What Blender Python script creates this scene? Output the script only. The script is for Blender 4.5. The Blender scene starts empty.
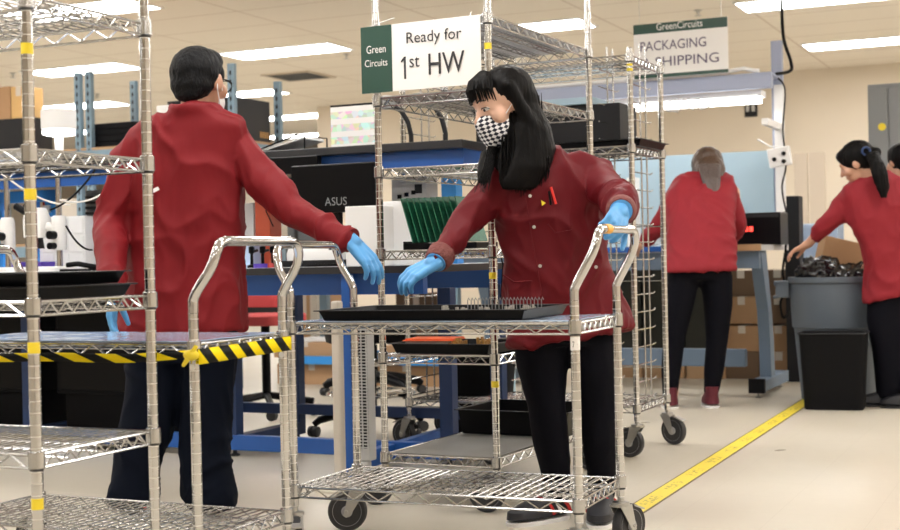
import bpy, math, random
from mathutils import Vector, Matrix, noise
random.seed(7)
C = bpy.context.scene.collection
sc = bpy.context.scene
R = math.radians
# ------------------------------------------------------------------ camera, world, exposure
F, PITCH, ROLL, H = 1361.97, -.0048344, -.0215410, .872906
cam_d = bpy.data.cameras.new('camera'); cam = bpy.data.objects.new('camera', cam_d); C.objects.link(cam)
cam_d.sensor_width = 36; cam_d.lens = F/900*36; cam_d.clip_start = .05; cam_d.clip_end = 100
_f = Vector((0, math.cos(PITCH), math.sin(PITCH))); _u = Vector((0, -math.sin(PITCH), math.cos(PITCH))); _r = Vector((1, 0, 0))
_c, _s = math.cos(ROLL), math.sin(ROLL)
_rr = _r*_c + _u*_s; _uu = _u*_c - _r*_s
cam.matrix_world = Matrix(((_rr.x, _uu.x, -_f.x, 0), (_rr.y, _uu.y, -_f.y, 0), (_rr.z, _uu.z, -_f.z, H), (0, 0, 0, 1)))
cam_d.dof.use_dof = True; cam_d.dof.focus_distance = 4.25; cam_d.dof.aperture_fstop = 5.0
sc.camera = cam
w = bpy.data.worlds.new('world'); sc.world = w; w.use_nodes = True
w.node_tree.nodes['Background'].inputs[0].default_value = (1, .93, .84, 1)
w.node_tree.nodes['Background'].inputs[1].default_value = .3
sc.view_settings.view_transform = 'Standard'; sc.view_settings.look = 'None'
sc.view_settings.exposure = 0.0; sc.view_settings.gamma = 1; sc.view_settings.use_curve_mapping = False
LIGHT_STRENGTH = 22.0
CEIL = 2.9

def ray(px, py):
    a, b = px-450, py-265
    X = a*_c + b*_s; Y = -a*_s + b*_c; u = -Y/F
    return Vector((X/F, math.cos(PITCH)-u*math.sin(PITCH), math.sin(PITCH)+u*math.cos(PITCH)))
def pz(px, py, z):
    r = ray(px, py); return r*((z-H)/r.z) + Vector((0, 0, H))
def pd(px, py, d):
    return ray(px, py)*d + Vector((0, 0, H))
YAW = R(-24.6)
RU = Vector((math.cos(YAW), math.sin(YAW), 0)); RV = Vector((-math.sin(YAW), math.cos(YAW), 0))
def uv(u, v, z=0): return RU*u + RV*v + Vector((0, 0, z))
def uv_at(px, v):
    k = (px-450)/F; Y = v/(.9092+.4163*k); return (.9092*k*Y-.4163*Y)
def z_at(px, py, v):                      # height of the ray through a pixel where it meets the room plane v
    r = ray(px, py); t = v/(r.x*RV.x+r.y*RV.y); return (r*t).z+H

# ------------------------------------------------------------------ materials
MATS = {}
def mat(name, col, rough=.5, metal=0, emit=None, es=1, bump=None, var=0, vs=8, alpha=1, trans=0, spec=.5, coat=0, sheen=0):
    m = bpy.data.materials.new(name); m.use_nodes = True; nt = m.node_tree; b = nt.nodes['Principled BSDF']
    b.inputs['Base Color'].default_value = (*col, 1); b.inputs['Roughness'].default_value = rough
    b.inputs['Metallic'].default_value = metal; b.inputs['Specular IOR Level'].default_value = spec
    b.inputs['Coat Weight'].default_value = coat; b.inputs['Sheen Weight'].default_value = sheen
    if trans: b.inputs['Transmission Weight'].default_value = trans
    if alpha < 1: b.inputs['Alpha'].default_value = alpha
    if emit: b.inputs['Emission Color'].default_value = (*emit, 1); b.inputs['Emission Strength'].default_value = es
    tc = nt.nodes.new('ShaderNodeTexCoord')
    if var:
        n = nt.nodes.new('ShaderNodeTexNoise'); n.inputs['Scale'].default_value = vs; n.inputs['Detail'].default_value = 4
        nt.links.new(tc.outputs['Object'], n.inputs['Vector'])
        mx = nt.nodes.new('ShaderNodeMix'); mx.data_type = 'RGBA'
        mx.inputs[6].default_value = (*[c*(1-var) for c in col], 1); mx.inputs[7].default_value = (*[min(1, c*(1+var)) for c in col], 1)
        nt.links.new(n.outputs['Fac'], mx.inputs[0]); nt.links.new(mx.outputs[2], b.inputs['Base Color'])
    if bump:
        sc_, st, sx = bump
        mp = nt.nodes.new('ShaderNodeMapping'); mp.inputs['Scale'].default_value = sx
        n = nt.nodes.new('ShaderNodeTexNoise'); n.inputs['Scale'].default_value = sc_; n.inputs['Detail'].default_value = 3
        bp = nt.nodes.new('ShaderNodeBump'); bp.inputs['Strength'].default_value = st; bp.inputs['Distance'].default_value = .01
        nt.links.new(tc.outputs['Object'], mp.inputs[0]); nt.links.new(mp.outputs[0], n.inputs['Vector'])
        nt.links.new(n.outputs['Fac'], bp.inputs['Height']); nt.links.new(bp.outputs[0], b.inputs['Normal'])
    MATS[name] = m; return m
def math_node(nt, op, a, b=None, c=None):
    n = nt.nodes.new('ShaderNodeMath'); n.operation = op
    for i, x in enumerate((a, b, c)):
        if x is None: continue
        if isinstance(x, (int, float)): n.inputs[i].default_value = x
        else: nt.links.new(x, n.inputs[i])
    return n.outputs[0]
def mixcol(nt, fac, a, b):
    mx = nt.nodes.new('ShaderNodeMix'); mx.data_type = 'RGBA'; nt.links.new(fac, mx.inputs[0])
    for i, x in ((6, a), (7, b)):
        if isinstance(x, tuple): mx.inputs[i].default_value = (*x, 1)
        else: nt.links.new(x, mx.inputs[i])
    return mx.outputs[2]

mat('zinc', (.52, .52, .52), .22, 1)
mat('chrome', (.56, .56, .57), .07, 1)
mat('steel', (.5, .5, .49), .33, 1, var=.12, vs=20)
mat('clip', (.03, .03, .03), .4)
mat('rubber', (.025, .025, .028), .55)
mat('wheel_grey', (.36, .37, .39), .45)
mat('liner_pale', (.62, .62, .64), .4)
mat('coat_red', (.175, .008, .012), .6, spec=.18, var=.12, vs=3, bump=(10, .6, (1, 1, .4)))
mat('coat_maroon', (.108, .004, .008), .58, spec=.18, var=.15, vs=3, bump=(9, .35, (1, 1, .45)))
mat('coat_bright', (.23, .018, .026), .65, spec=.15, var=.1, vs=3, bump=(8, .3, (1, 1, .5)))
mat('cuff', (.17, .05, .045), .8, bump=(90, .8, (1, 1, 1)))
mat('glove', (.09, .33, .66), .42, var=.08, vs=25, bump=(30, .25, (1, 1, 1)))
mat('trouser_navy', (.004, .006, .013), .8, spec=.08, bump=(7, .5, (1, 1, .5)))
mat('legging', (.004, .004, .007), .75, spec=.08)
mat('skin', (.50, .27, .18), .5, var=.06)
mat('skin_light', (.66, .40, .29), .48, var=.05)
mat('hair', (.004, .0035, .0035), .5, spec=.09, bump=(60, .5, (1, 1, .12)))
mat('hair_short', (.005, .005, .006), .55, spec=.15, bump=(110, .7, (1, 1, .5)))
mat('hair_brown', (.055, .028, .016), .42, bump=(60, .5, (1, 1, .12)))
mat('hair_grey', (.07, .05, .045), .45, bump=(60, .5, (1, 1, .12)))
mat('white_cloth', (.82, .82, .84), .7)
mat('black_plastic', (.003, .003, .004), .3, var=.2, vs=6, spec=.14)
mat('black_matt', (.004, .004, .005), .7, spec=.15)
mat('dark_grey', (.018, .018, .02), .5, spec=.2)
mat('mid_grey', (.22, .23, .24), .5)
mat('light_grey', (.52, .52, .52), .5)
mat('white_plastic', (.80, .80, .80), .4)
mat('beige_plastic', (.62, .56, .48), .5)
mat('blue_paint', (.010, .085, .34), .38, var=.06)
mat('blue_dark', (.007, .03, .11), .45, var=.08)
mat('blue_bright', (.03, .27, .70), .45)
mat('blue_grey', (.13, .185, .26), .5, var=.08)
mat('rack_blue', (.20, .30, .38), .5, var=.1)
mat('canopy', (.33, .37, .50), .5)
mat('pale_blue', (.34, .47, .56), .6, var=.07, vs=3)
mat('bench_top', (.70, .74, .80), .4)
mat('bench_edge', (.015, .016, .02), .4)
mat('liner', (.42, .54, .74), .16, var=.28, vs=5, coat=.5)
mat('liner_grey', (.20, .195, .18), .45, var=.15, vs=8)
mat('cardboard', (.42, .25, .13), .8, var=.1, vs=5)
mat('cardboard_dark', (.16, .10, .06), .85, var=.15, vs=5)
mat('cardboard_yellow', (.66, .42, .17), .8, var=.08, vs=5)
mat('olive', (.028, .028, .020), .7, var=.2)
mat('wood', (.45, .28, .15), .6, var=.1)
mat('orange', (.75, .12, .025), .5)
mat('orange_dark', (.42, .06, .02), .5)
mat('gold', (.38, .20, .05), .45, .3, var=.35, vs=60)
mat('pcb_green', (.012, .13, .07), .4, var=.5, vs=90)
mat('silver_bits', (.5, .48, .45), .4, .6)
mat('sign_green', (.012, .055, .038), .4)
mat('sign_green_light', (.02, .16, .10), .4)
mat('sign_white', (.78, .76, .74), .4)
mat('ink', (.02, .02, .025), .5)
mat('ink_soft', (.10, .08, .14), .5)
mat('tape_yellow', (.80, .62, .03), .4)
mat('tape_orange', (.80, .38, .04), .4)
mat('bin_grey', (.085, .105, .13), .55, var=.08)
mat('bag_black', (.008, .008, .010), .16, bump=(14, 1.0, (1, 1, 1)))
mat('clear_film', (.85, .87, .9), .12, alpha=.35)
mat('red_pen', (.75, .03, .02), .4)
mat('purple', (.10, .05, .45), .5)
mat('panel_beige', (.55, .47, .38), .6)
mat('sneaker_maroon', (.10, .008, .02), .6)
mat('shoe_red', (.50, .02, .02), .5)
mat('shoe_black', (.012, .012, .016), .6)
mat('led_red', (.6, .02, .02), .4, emit=(1, .06, .04), es=3)
mat('lamp', (1, 1, 1), .5, emit=(1, .98, .955), es=LIGHT_STRENGTH)
mat('tube', (1, 1, 1), .5, emit=(1, .98, .95), es=8)
mat('chair_red', (.50, .06, .06), .7)
mat('eye_white', (.7, .68, .66), .3)
mat('wall_paint', (.72, .64, .53), .8, var=.03, vs=1)
mat('baseboard', (.10, .08, .07), .6)
mat('glass_dark', (.10, .11, .12), .1)

def post_material():
    m = mat('post_metal', (.74, .73, .70), .12, 1); nt = m.node_tree; b = nt.nodes['Principled BSDF']
    tc = nt.nodes.new('ShaderNodeTexCoord'); sp = nt.nodes.new('ShaderNodeSeparateXYZ'); nt.links.new(tc.outputs['Object'], sp.inputs[0])
    fr = math_node(nt, 'FRACT', math_node(nt, 'MULTIPLY', sp.outputs[2], 39.37))
    g = math_node(nt, 'LESS_THAN', fr, .055)
    nt.links.new(mixcol(nt, g, (.60, .60, .60), (.80, .79, .77)), b.inputs['Base Color'])
    nt.links.new(math_node(nt, 'MULTIPLY_ADD', g, .3, .10), b.inputs['Roughness'])
    bp = nt.nodes.new('ShaderNodeBump'); bp.inputs['Strength'].default_value = .2; bp.inputs['Distance'].default_value = .001; bp.invert = True
    nt.links.new(g, bp.inputs['Height']); nt.links.new(bp.outputs[0], b.inputs['Normal'])
post_material()
def ceiling_material():
    m = mat('ceiling_tile', (.60, .52, .42), .9); nt = m.node_tree; b = nt.nodes['Principled BSDF']
    tc = nt.nodes.new('ShaderNodeTexCoord'); sp = nt.nodes.new('ShaderNodeSeparateXYZ'); nt.links.new(tc.outputs['Object'], sp.inputs[0])
    gx = math_node(nt, 'LESS_THAN', math_node(nt, 'FRACT', math_node(nt, 'DIVIDE', sp.outputs[0], 1.22)), .018)
    gy = math_node(nt, 'LESS_THAN', math_node(nt, 'FRACT', math_node(nt, 'DIVIDE', math_node(nt, 'ADD', sp.outputs[1], .32), .64)), .035)
    g = math_node(nt, 'MAXIMUM', gx, gy)
    n = nt.nodes.new('ShaderNodeTexNoise'); n.inputs['Scale'].default_value = 40; nt.links.new(tc.outputs['Object'], n.inputs['Vector'])
    base = mixcol(nt, n.outputs['Fac'], (.80, .74, .65), (.86, .80, .71))
    nt.links.new(mixcol(nt, g, base, (.66, .58, .49)), b.inputs['Base Color'])
ceiling_material()
def floor_material():
    m = mat('floor_vinyl', (.55, .48, .38), .3); nt = m.node_tree; b = nt.nodes['Principled BSDF']
    tc = nt.nodes.new('ShaderNodeTexCoord'); n = nt.nodes.new('ShaderNodeTexNoise'); n.inputs['Scale'].default_value = 14; n.inputs['Detail'].default_value = 6; n.inputs['Roughness'].default_value = .7
    nt.links.new(tc.outputs['Object'], n.inputs['Vector'])
    n2 = nt.nodes.new('ShaderNodeTexNoise'); n2.inputs['Scale'].default_value = 1.2; nt.links.new(tc.outputs['Object'], n2.inputs['Vector'])
    c1 = mixcol(nt, n.outputs['Fac'], (.50, .455, .37), (.59, .54, .45)); c2 = mixcol(nt, n2.outputs['Fac'], (.51, .46, .38), (.59, .54, .45))
    mx = nt.nodes.new('ShaderNodeMix'); mx.data_type = 'RGBA'; mx.inputs[0].default_value = .5; nt.links.new(c1, mx.inputs[6]); nt.links.new(c2, mx.inputs[7])
    sp = nt.nodes.new('ShaderNodeSeparateXYZ'); nt.links.new(tc.outputs['Object'], sp.inputs[0])
    gx = math_node(nt, 'LESS_THAN', math_node(nt, 'FRACT', math_node(nt, 'DIVIDE', sp.outputs[0], .3048)), .008)
    gy = math_node(nt, 'LESS_THAN', math_node(nt, 'FRACT', math_node(nt, 'DIVIDE', sp.outputs[1], .3048)), .008)
    nt.links.new(mixcol(nt, math_node(nt, 'MULTIPLY', math_node(nt, 'MAXIMUM', gx, gy), .25), mx.outputs[2], (.36, .31, .25)), b.inputs['Base Color'])
    nt.links.new(math_node(nt, 'MULTIPLY_ADD', n2.outputs['Fac'], .2, .22), b.inputs['Roughness'])
floor_material()
def tape_material():                       # yellow floor tape with dark edge lines and worn dark marks
    m = mat('floor_tape', (.82, .66, .06), .4); nt = m.node_tree; b = nt.nodes['Principled BSDF']
    tc = nt.nodes.new('ShaderNodeTexCoord'); sp = nt.nodes.new('ShaderNodeSeparateXYZ'); nt.links.new(tc.outputs['Object'], sp.inputs[0])
    edge = math_node(nt, 'GREATER_THAN', math_node(nt, 'ABSOLUTE', sp.outputs[0]), .036)
    mp = nt.nodes.new('ShaderNodeMapping'); mp.inputs['Scale'].default_value = (60, 60, 1); nt.links.new(tc.outputs['Object'], mp.inputs[0])
    n = nt.nodes.new('ShaderNodeTexNoise'); n.inputs['Scale'].default_value = 1; nt.links.new(mp.outputs[0], n.inputs['Vector'])
    band = math_node(nt, 'LESS_THAN', math_node(nt, 'ABSOLUTE', sp.outputs[0]), .02)
    blk = math_node(nt, 'GREATER_THAN', math_node(nt, 'FRACT', math_node(nt, 'DIVIDE', sp.outputs[1], .33)), .45)
    mk = math_node(nt, 'MULTIPLY', math_node(nt, 'GREATER_THAN', n.outputs['Fac'], .56), math_node(nt, 'MULTIPLY', band, blk))
    g = math_node(nt, 'MAXIMUM', edge, math_node(nt, 'MULTIPLY', mk, .75))
    nt.links.new(mixcol(nt, g, (.80, .63, .05), (.12, .09, .03)), b.inputs['Base Color'])
tape_material()
def stripe_material():
    m = mat('hazard_tape', (.9, .7, .0), .45, spec=.15); nt = m.node_tree; b = nt.nodes['Principled BSDF']
    u = nt.nodes.new('ShaderNodeUVMap'); sp = nt.nodes.new('ShaderNodeSeparateXYZ'); nt.links.new(u.outputs[0], sp.inputs[0])
    s = math_node(nt, 'ADD', sp.outputs[0], sp.outputs[1])
    g = math_node(nt, 'GREATER_THAN', math_node(nt, 'FRACT', s), .5)
    nt.links.new(mixcol(nt, g, (.90, .70, .005), (.004, .004, .004)), b.inputs['Base Color'])
stripe_material()
def gingham_material():
    m = mat('gingham', (.8, .8, .8), .8); nt = m.node_tree; b = nt.nodes['Principled BSDF']
    u = nt.nodes.new('ShaderNodeUVMap'); ck = nt.nodes.new('ShaderNodeTexChecker'); ck.inputs['Scale'].default_value = 1
    ck.inputs['Color1'].default_value = (.012, .014, .03, 1); ck.inputs['Color2'].default_value = (.80, .80, .82, 1)
    nt.links.new(u.outputs[0], ck.inputs['Vector']); nt.links.new(ck.outputs[0], b.inputs['Base Color'])
gingham_material()
def chart_material():
    m = mat('chart_paper', (.8, .8, .8), .5); nt = m.node_tree; b = nt.nodes['Principled BSDF']
    tc = nt.nodes.new('ShaderNodeTexCoord'); v = nt.nodes.new('ShaderNodeTexVoronoi'); v.inputs['Scale'].default_value = 38; nt.links.new(tc.outputs['Object'], v.inputs['Vector'])
    hs = nt.nodes.new('ShaderNodeHueSaturation'); hs.inputs['Saturation'].default_value = .9; nt.links.new(v.outputs['Color'], hs.inputs['Color'])
    sp = nt.nodes.new('ShaderNodeSeparateXYZ'); nt.links.new(tc.outputs['Object'], sp.inputs[0])
    g = math_node(nt, 'GREATER_THAN', math_node(nt, 'FRACT', math_node(nt, 'DIVIDE', sp.outputs[2], .056)), .45)
    nt.links.new(mixcol(nt, math_node(nt, 'MULTIPLY', g, .45), (.86, .86, .86), hs.outputs[0]), b.inputs['Base Color'])
chart_material()

# ------------------------------------------------------------------ mesh builder
class MB:
    def __init__(s): s.v = []; s.f = []; s.uv = {}
    def add(s, vs, fs):
        o = len(s.v); s.v += [Vector(x) for x in vs]; s.f += [tuple(i+o for i in f) for f in fs]; return s
    def box(s, c, d, rz=0, m=None):
        x, y, z = d[0]/2, d[1]/2, d[2]/2
        M = (m or Matrix.Rotation(rz, 4, 'Z')); c = Vector(c)
        vs = [c + (M @ Vector(p)) for p in ((-x,-y,-z),(x,-y,-z),(x,y,-z),(-x,y,-z),(-x,-y,z),(x,-y,z),(x,y,z),(-x,y,z))]
        return s.add(vs, [(0,3,2,1),(4,5,6,7),(0,1,5,4),(1,2,6,5),(2,3,7,6),(3,0,4,7)])
    def b2(s, lo, hi): return s.box([(a+b)/2 for a, b in zip(lo, hi)], [abs(b-a) for a, b in zip(lo, hi)])
    def tube(s, path, r, n=8, closed=False, caps=True):
        path = [Vector(p) for p in path]; L = len(path); rs = r if isinstance(r, (list, tuple)) else [r]*L
        rings = []; ref = None
        for i, p in enumerate(path):
            if closed: t = path[(i+1) % L]-path[i-1]
            else: t = path[min(i+1, L-1)]-path[max(i-1, 0)]
            t.normalize()
            if ref is None: ref = Vector((0, 0, 1)) if abs(t.z) < .9 else Vector((1, 0, 0))
            a = t.cross(ref).normalized(); b = a.cross(t).normalized(); ref = b
            rings.append([p + a*(math.cos(k*2*math.pi/n)*rs[i]) + b*(math.sin(k*2*math.pi/n)*rs[i]) for k in range(n)])
        vs = [q for g in rings for q in g]; fs = []
        for i in range(L if closed else L-1):
            j = (i+1) % L
            for k in range(n): fs.append((i*n+k, i*n+(k+1) % n, j*n+(k+1) % n, j*n+k))
        if caps and not closed: fs += [tuple(range(n-1, -1, -1)), tuple((L-1)*n+k for k in range(n))]
        return s.add(vs, fs)
    def lathe(s, prof, c=(0, 0, 0), n=20, M=None):
        c = Vector(c); M = M or Matrix(); vs = []; fs = []
        for r, z in prof:
            for k in range(n):
                a = k*2*math.pi/n; vs.append(c + (M @ Vector((max(r, 1e-4)*math.cos(a), max(r, 1e-4)*math.sin(a), z))))
        for i in range(len(prof)-1):
            for k in range(n): fs.append((i*n+k, i*n+(k+1) % n, (i+1)*n+(k+1) % n, (i+1)*n+k))
        fs += [tuple(range(n-1, -1, -1)), tuple((len(prof)-1)*n+k for k in range(n))]
        return s.add(vs, fs)
    def prism(s, poly, y0, y1, M=None):      # outline in x,z pushed along y
        M = M or Matrix(); n = len(poly)
        vs = [M @ Vector((x, y0, z)) for x, z in poly] + [M @ Vector((x, y1, z)) for x, z in poly]
        return s.add(vs, [tuple(range(n-1, -1, -1)), tuple(range(n, 2*n))] + [(i, (i+1) % n, n+(i+1) % n, n+i) for i in range(n)][::1])
    def capsule(s, p0, p1, r0, r1, n=14):
        p0, p1 = Vector(p0), Vector(p1); d = p1-p0
        if d.length < 1e-5: d = Vector((0, 0, 1e-4))
        t = d.normalized(); path = []; rs = []
        for a in (-85, -55, -25): path.append(p0 + t*(math.sin(R(a))*r0)); rs.append(r0*math.cos(R(a)))
        path.append(p0); rs.append(r0); path.append(p0+d); rs.append(r1)
        for a in (25, 55, 85): path.append(p0+d + t*(math.sin(R(a))*r1)); rs.append(r1*math.cos(R(a)))
        return s.tube(path, rs, n)
    def ell(s, c, rad, M=None, n=18):
        M = M or Matrix(); c = Vector(c); prof = [(math.sin(R(a)), -math.cos(R(a))) for a in range(4, 180, 14)]
        vs = []; fs = []; m = len(prof)
        for r, z in prof:
            for k in range(n):
                a = k*2*math.pi/n; vs.append(c + (M @ Vector((r*math.cos(a)*rad[0], r*math.sin(a)*rad[1], z*rad[2]))))
        for i in range(m-1):
            for k in range(n): fs.append((i*n+k, i*n+(k+1) % n, (i+1)*n+(k+1) % n, (i+1)*n+k))
        fs += [tuple(range(n-1, -1, -1)), tuple((m-1)*n+k for k in range(n))]
        return s.add(vs, fs)
    def loft(s, secs, n=28, ex=2.3):          # secs: (centre, half width vector, half depth vector)
        vs = []; fs = []; m = len(secs)
        for c, a, b in secs:
            c, a, b = Vector(c), Vector(a), Vector(b)
            for k in range(n):
                t = k*2*math.pi/n; ct, st = math.cos(t), math.sin(t)
                vs.append(c + a*(math.copysign(abs(ct)**(2/ex), ct)) + b*(math.copysign(abs(st)**(2/ex), st)))
        for i in range(m-1):
            for k in range(n): fs.append((i*n+k, i*n+(k+1) % n, (i+1)*n+(k+1) % n, (i+1)*n+k))
        fs += [tuple(range(n-1, -1, -1)), tuple((m-1)*n+k for k in range(n))]
        return s.add(vs, fs)
    def build(s, name, m, parent=None, smooth=False, bevel=0, local=None):
        me = bpy.data.meshes.new(name)
        vs = s.v
        if local is not None: vs = [local @ v for v in vs]
        me.from_pydata([tuple(v) for v in vs], [], s.f); me.update()
        import bmesh
        bm = bmesh.new(); bm.from_mesh(me); bmesh.ops.recalc_face_normals(bm, faces=bm.faces); bm.to_mesh(me); bm.free()
        me.materials.append(MATS[m]); o = bpy.data.objects.new(name, me); C.objects.link(o)
        if smooth:
            for p in me.polygons: p.use_smooth = True
            try: me.set_sharp_from_angle(angle=R(38))
            except Exception: pass
        if bevel:
            b = o.modifiers.new('bevel', 'BEVEL'); b.width = bevel; b.segments = 2; b.limit_method = 'ANGLE'
        if parent is not None: o.parent = parent
        return o
def tag(o, label=None, cat=None, group=None, kind=None):
    if label: o['label'] = label
    if cat: o['category'] = cat
    if group: o['group'] = group
    if kind: o['kind'] = kind
    return o
def thing(name, label, cat, loc=(0, 0, 0), rz=0, group=None):
    o = bpy.data.objects.new(name, None); C.objects.link(o); o.empty_display_size = .05
    o.location = loc; o.rotation_euler = (0, 0, rz); return tag(o, label, cat, group)
def struct(name, mb, m): return tag(mb.build(name, m), kind='structure')
def dup(o, parent=None):
    c = o.copy(); C.objects.link(c)
    if parent is not None: c.parent = parent
    for ch in [x for x in o.children]: dup(ch, c)
    return c
def inv(t):
    bpy.context.view_layer.update(); return t.matrix_world.inverted()
def bake(o):
    dg = bpy.context.evaluated_depsgraph_get(); me = bpy.data.meshes.new_from_object(o.evaluated_get(dg)); o.modifiers.clear(); o.data = me; return o
def blob(name, mb, m, parent, voxel=.01, smooth=6, fold=None, local=None):
    o = mb.build(name, m, None, local=local)
    r = o.modifiers.new('r', 'REMESH'); r.mode = 'VOXEL'; r.voxel_size = voxel; r.use_smooth_shade = True
    if smooth: s_ = o.modifiers.new('s', 'SMOOTH'); s_.iterations = smooth; s_.factor = .5
    bpy.context.view_layer.update(); bake(o)
    if fold:
        amp, sx, sy, sz = fold; me = o.data
        vn = [v.normal.copy() for v in me.vertices]
        for v, n in zip(me.vertices, vn):
            p = Vector((v.co.x*sx, v.co.y*sy, v.co.z*sz)); q = Vector((v.co.x*3, v.co.y*3, v.co.z*3))
            wv = noise.noise_vector(q)*1.2
            f = (1-min(1, abs(noise.noise(p+wv))*2.2))**2; f2 = (1-min(1, abs(noise.noise(p*2.1+wv*1.5+Vector((3, 1, 7))))*2.2))**2
            v.co += n*(amp*(f*1.0 + f2*.4 - .5 + .8*noise.noise(p*.5+Vector((5, 2, 9)))))
    for p in o.data.polygons: p.use_smooth = True
    if len(o.data.materials) == 0: o.data.materials.append(MATS[m])
    if parent is not None: o.parent = parent
    return o
def text(name, s, m, parent, origin, xdir, width, height, lift=.002, thick=.0008, bold=0, right=False):
    cu = bpy.data.curves.new(name, 'FONT'); cu.body = s; cu.size = 1; cu.extrude = 0; cu.offset = bold; cu.resolution_u = 3
    o = bpy.data.objects.new(name, cu); C.objects.link(o); bpy.context.view_layer.update()
    me = bpy.data.meshes.new_from_object(o.evaluated_get(bpy.context.evaluated_depsgraph_get())); bpy.data.objects.remove(o)
    xs = [v.co.x for v in me.vertices]; ys = [v.co.y for v in me.vertices]; x0, x1, y0, y1 = min(xs), max(xs), min(ys), max(ys)
    xd = Vector(xdir).normalized(); nd = xd.cross(Vector((0, 0, 1))).normalized(); org = Vector(origin)
    for v in me.vertices:
        v.co = org + xd*((v.co.x-x0)/(x1-x0)*width) + Vector((0, 0, (v.co.y-y0)/(y1-y0)*height)) + nd*lift
    me.materials.clear(); me.materials.append(MATS[m]); o = bpy.data.objects.new(name, me); C.objects.link(o)
    if parent is not None: o.parent = parent
    return o

# ------------------------------------------------------------------ the room
U0, U1, V0, V1, VF = -18, 4.0, -4.5, 15.57, 23.5
def RB(lo, hi):                              # box in room coordinates
    mb = MB(); c = uv((lo[0]+hi[0])/2, (lo[1]+hi[1])/2, (lo[2]+hi[2])/2)
    return mb.box(c, (hi[0]-lo[0], hi[1]-lo[1], hi[2]-lo[2]), YAW)
def room_obj(name, lo, hi, m, kind='structure'):
    mb = MB().b2(lo, hi); o = mb.build(name, m); o.rotation_euler = (0, 0, YAW)
    if kind: tag(o, kind=kind)
    return o
room_obj('floor', (U0-.2, V0-.2, -.1), (U1+.2, VF+.2, 0), 'floor_vinyl')
room_obj('ceiling', (U0-.2, V0-.2, CEIL), (U1+.2, VF+.2, CEIL+.1), 'ceiling_tile')
room_obj('wall_back', (-9.0, V1, 0), (U1, V1+.15, CEIL), 'wall_paint')
room_obj('wall_return', (-9.0, V1+.15, 0), (-8.85, VF, CEIL), 'wall_paint')
room_obj('wall_far', (U0, VF, 0), (-9.0, VF+.15, CEIL), 'wall_paint')
room_obj('wall_left', (U0-.15, V0, 0), (U0, VF, CEIL), 'wall_paint')
room_obj('wall_right', (U1, V0, 0), (U1+.15, V1, CEIL), 'wall_paint')
room_obj('wall_front', (U0, V0-.15, 0), (U1, V0, CEIL), 'wall_paint')
room_obj('baseboard_back', (-9.0, V1-.015, 0), (U1, V1, .1), 'baseboard')

# ceiling lights
def ceiling_light(u, v, label, L=1.2, W=.46):
    t = thing('ceiling_light', label, 'ceiling light', uv(u, v, CEIL), YAW, 'recessed fluorescent ceiling lights')
    fr = MB(); e = .02
    for a in (-1, 1):
        fr.b2((-L/2-e, a*(W/2+e/2)-e/2, -.012), (L/2+e, a*(W/2+e/2)+e/2, 0)); fr.b2((a*(L/2+e/2)-e/2, -W/2, -.012), (a*(L/2+e/2)+e/2, W/2, 0))
    fr.build('frame', 'white_plastic', t)
    MB().b2((-L/2, -W/2, -.008), (L/2, W/2, -.001)).build('diffuser', 'lamp', t)
    return t
vis = [(-9.25, 11.2, 'bright ceiling light high behind the left rack, above the black stack on storage rack'),
       (-6.85, 11.27, 'bright ceiling light right of the man’s head'),
       (-4.4, 11.27, 'bright ceiling light behind the top of the middle rack, right of the small sign'),
       (-1.86, 11.27, 'ceiling light cut by the top edge, right of the packaging sign'),
       (-1.78, 13.84, 'rightmost ceiling light, low in front of the beige wall'),
       (-9.1, 13.84, 'smaller ceiling light just right of the man’s neck, behind the storage rack'),
       (-11.35, 13.7, 'smaller ceiling light low at left, behind the white lamp'),
       (-7.1, 8.6, 'ceiling light cut by the top edge at left, above the left rack shelf')]
for u, v, l in vis: ceiling_light(u, v, l)
for (u, v, l) in [(-9.9, 16.4, 'upper of two distant ceiling lights left of the beige wall’s end, above the document tray'), (-11.3, 18.9, 'lower of two distant ceiling lights left of the beige wall’s end, above the document tray'), (-13.8, 16.4, 'distant small ceiling light at far left behind the white lamp')]:
    ceiling_light(u, v, l)
for v in (6.2, 3.6, 1.0, -1.6):
    for u in (-13.5, -9.3, -6.9, -4.5, -2.1, .3, 2.6):
        if v < 2 and u in (-13.5, -6.9, .3): continue
        ceiling_light(u, v, 'ceiling light outside the picture, overhead or behind the camera')
for u, v in ((.4, 11.27), (.4, 8.6), (2.8, 11.27), (2.8, 8.6), (.6, 13.84), (-14, 11.2), (-14, 8.6), (-14, 13.7), (-9.6, 8.6)):
    ceiling_light(u, v, 'ceiling light outside the picture, past its left or right edge')
# sprinklers and vent
for (px, py, l) in ((13, 76, 'ceiling sprinkler at far left above the brown carton'), (97, 97, 'ceiling sprinkler above the black stack on the storage rack'), (346, 57, 'ceiling sprinkler right of the light beside the man’s head'), (698, 13, 'ceiling sprinkler above the packaging sign'), (781, 57, 'ceiling sprinkler right of the tall bench post')):
    P = pz(px, py-3, CEIL); t = thing('sprinkler', l, 'sprinkler', P, 0, 'ceiling sprinklers')
    MB().lathe([(.035, 0), (.035, -.006), (.012, -.01), (.012, -.03)], n=12).build('body', 'steel', t, True)
    MB().lathe([(.028, -.045), (.03, -.049)], n=12).tube([(0, 0, -.03), (0, 0, -.046)], .006, 6).build('deflector', 'steel', t, True)
t = thing('air_vent', 'dark square air vent in the ceiling behind the bench lights', 'vent', uv(-7.65, 12.85, CEIL), YAW)
fr = MB()
for a in (-1, 1): fr.b2((-.3, a*.28-.02, -.012), (.3, a*.28+.02, 0)); fr.b2((a*.28-.02, -.26, -.012), (a*.28+.02, .26, 0))
fr.build('frame', 'panel_beige', t)
sl = MB()
for k in range(9): sl.box((0, -.24+k*.06, -.008), (.52, .035, .004), m=Matrix.Rotation(R(20), 4, 'X'))
sl.build('slats', 'mid_grey', t)
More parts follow.
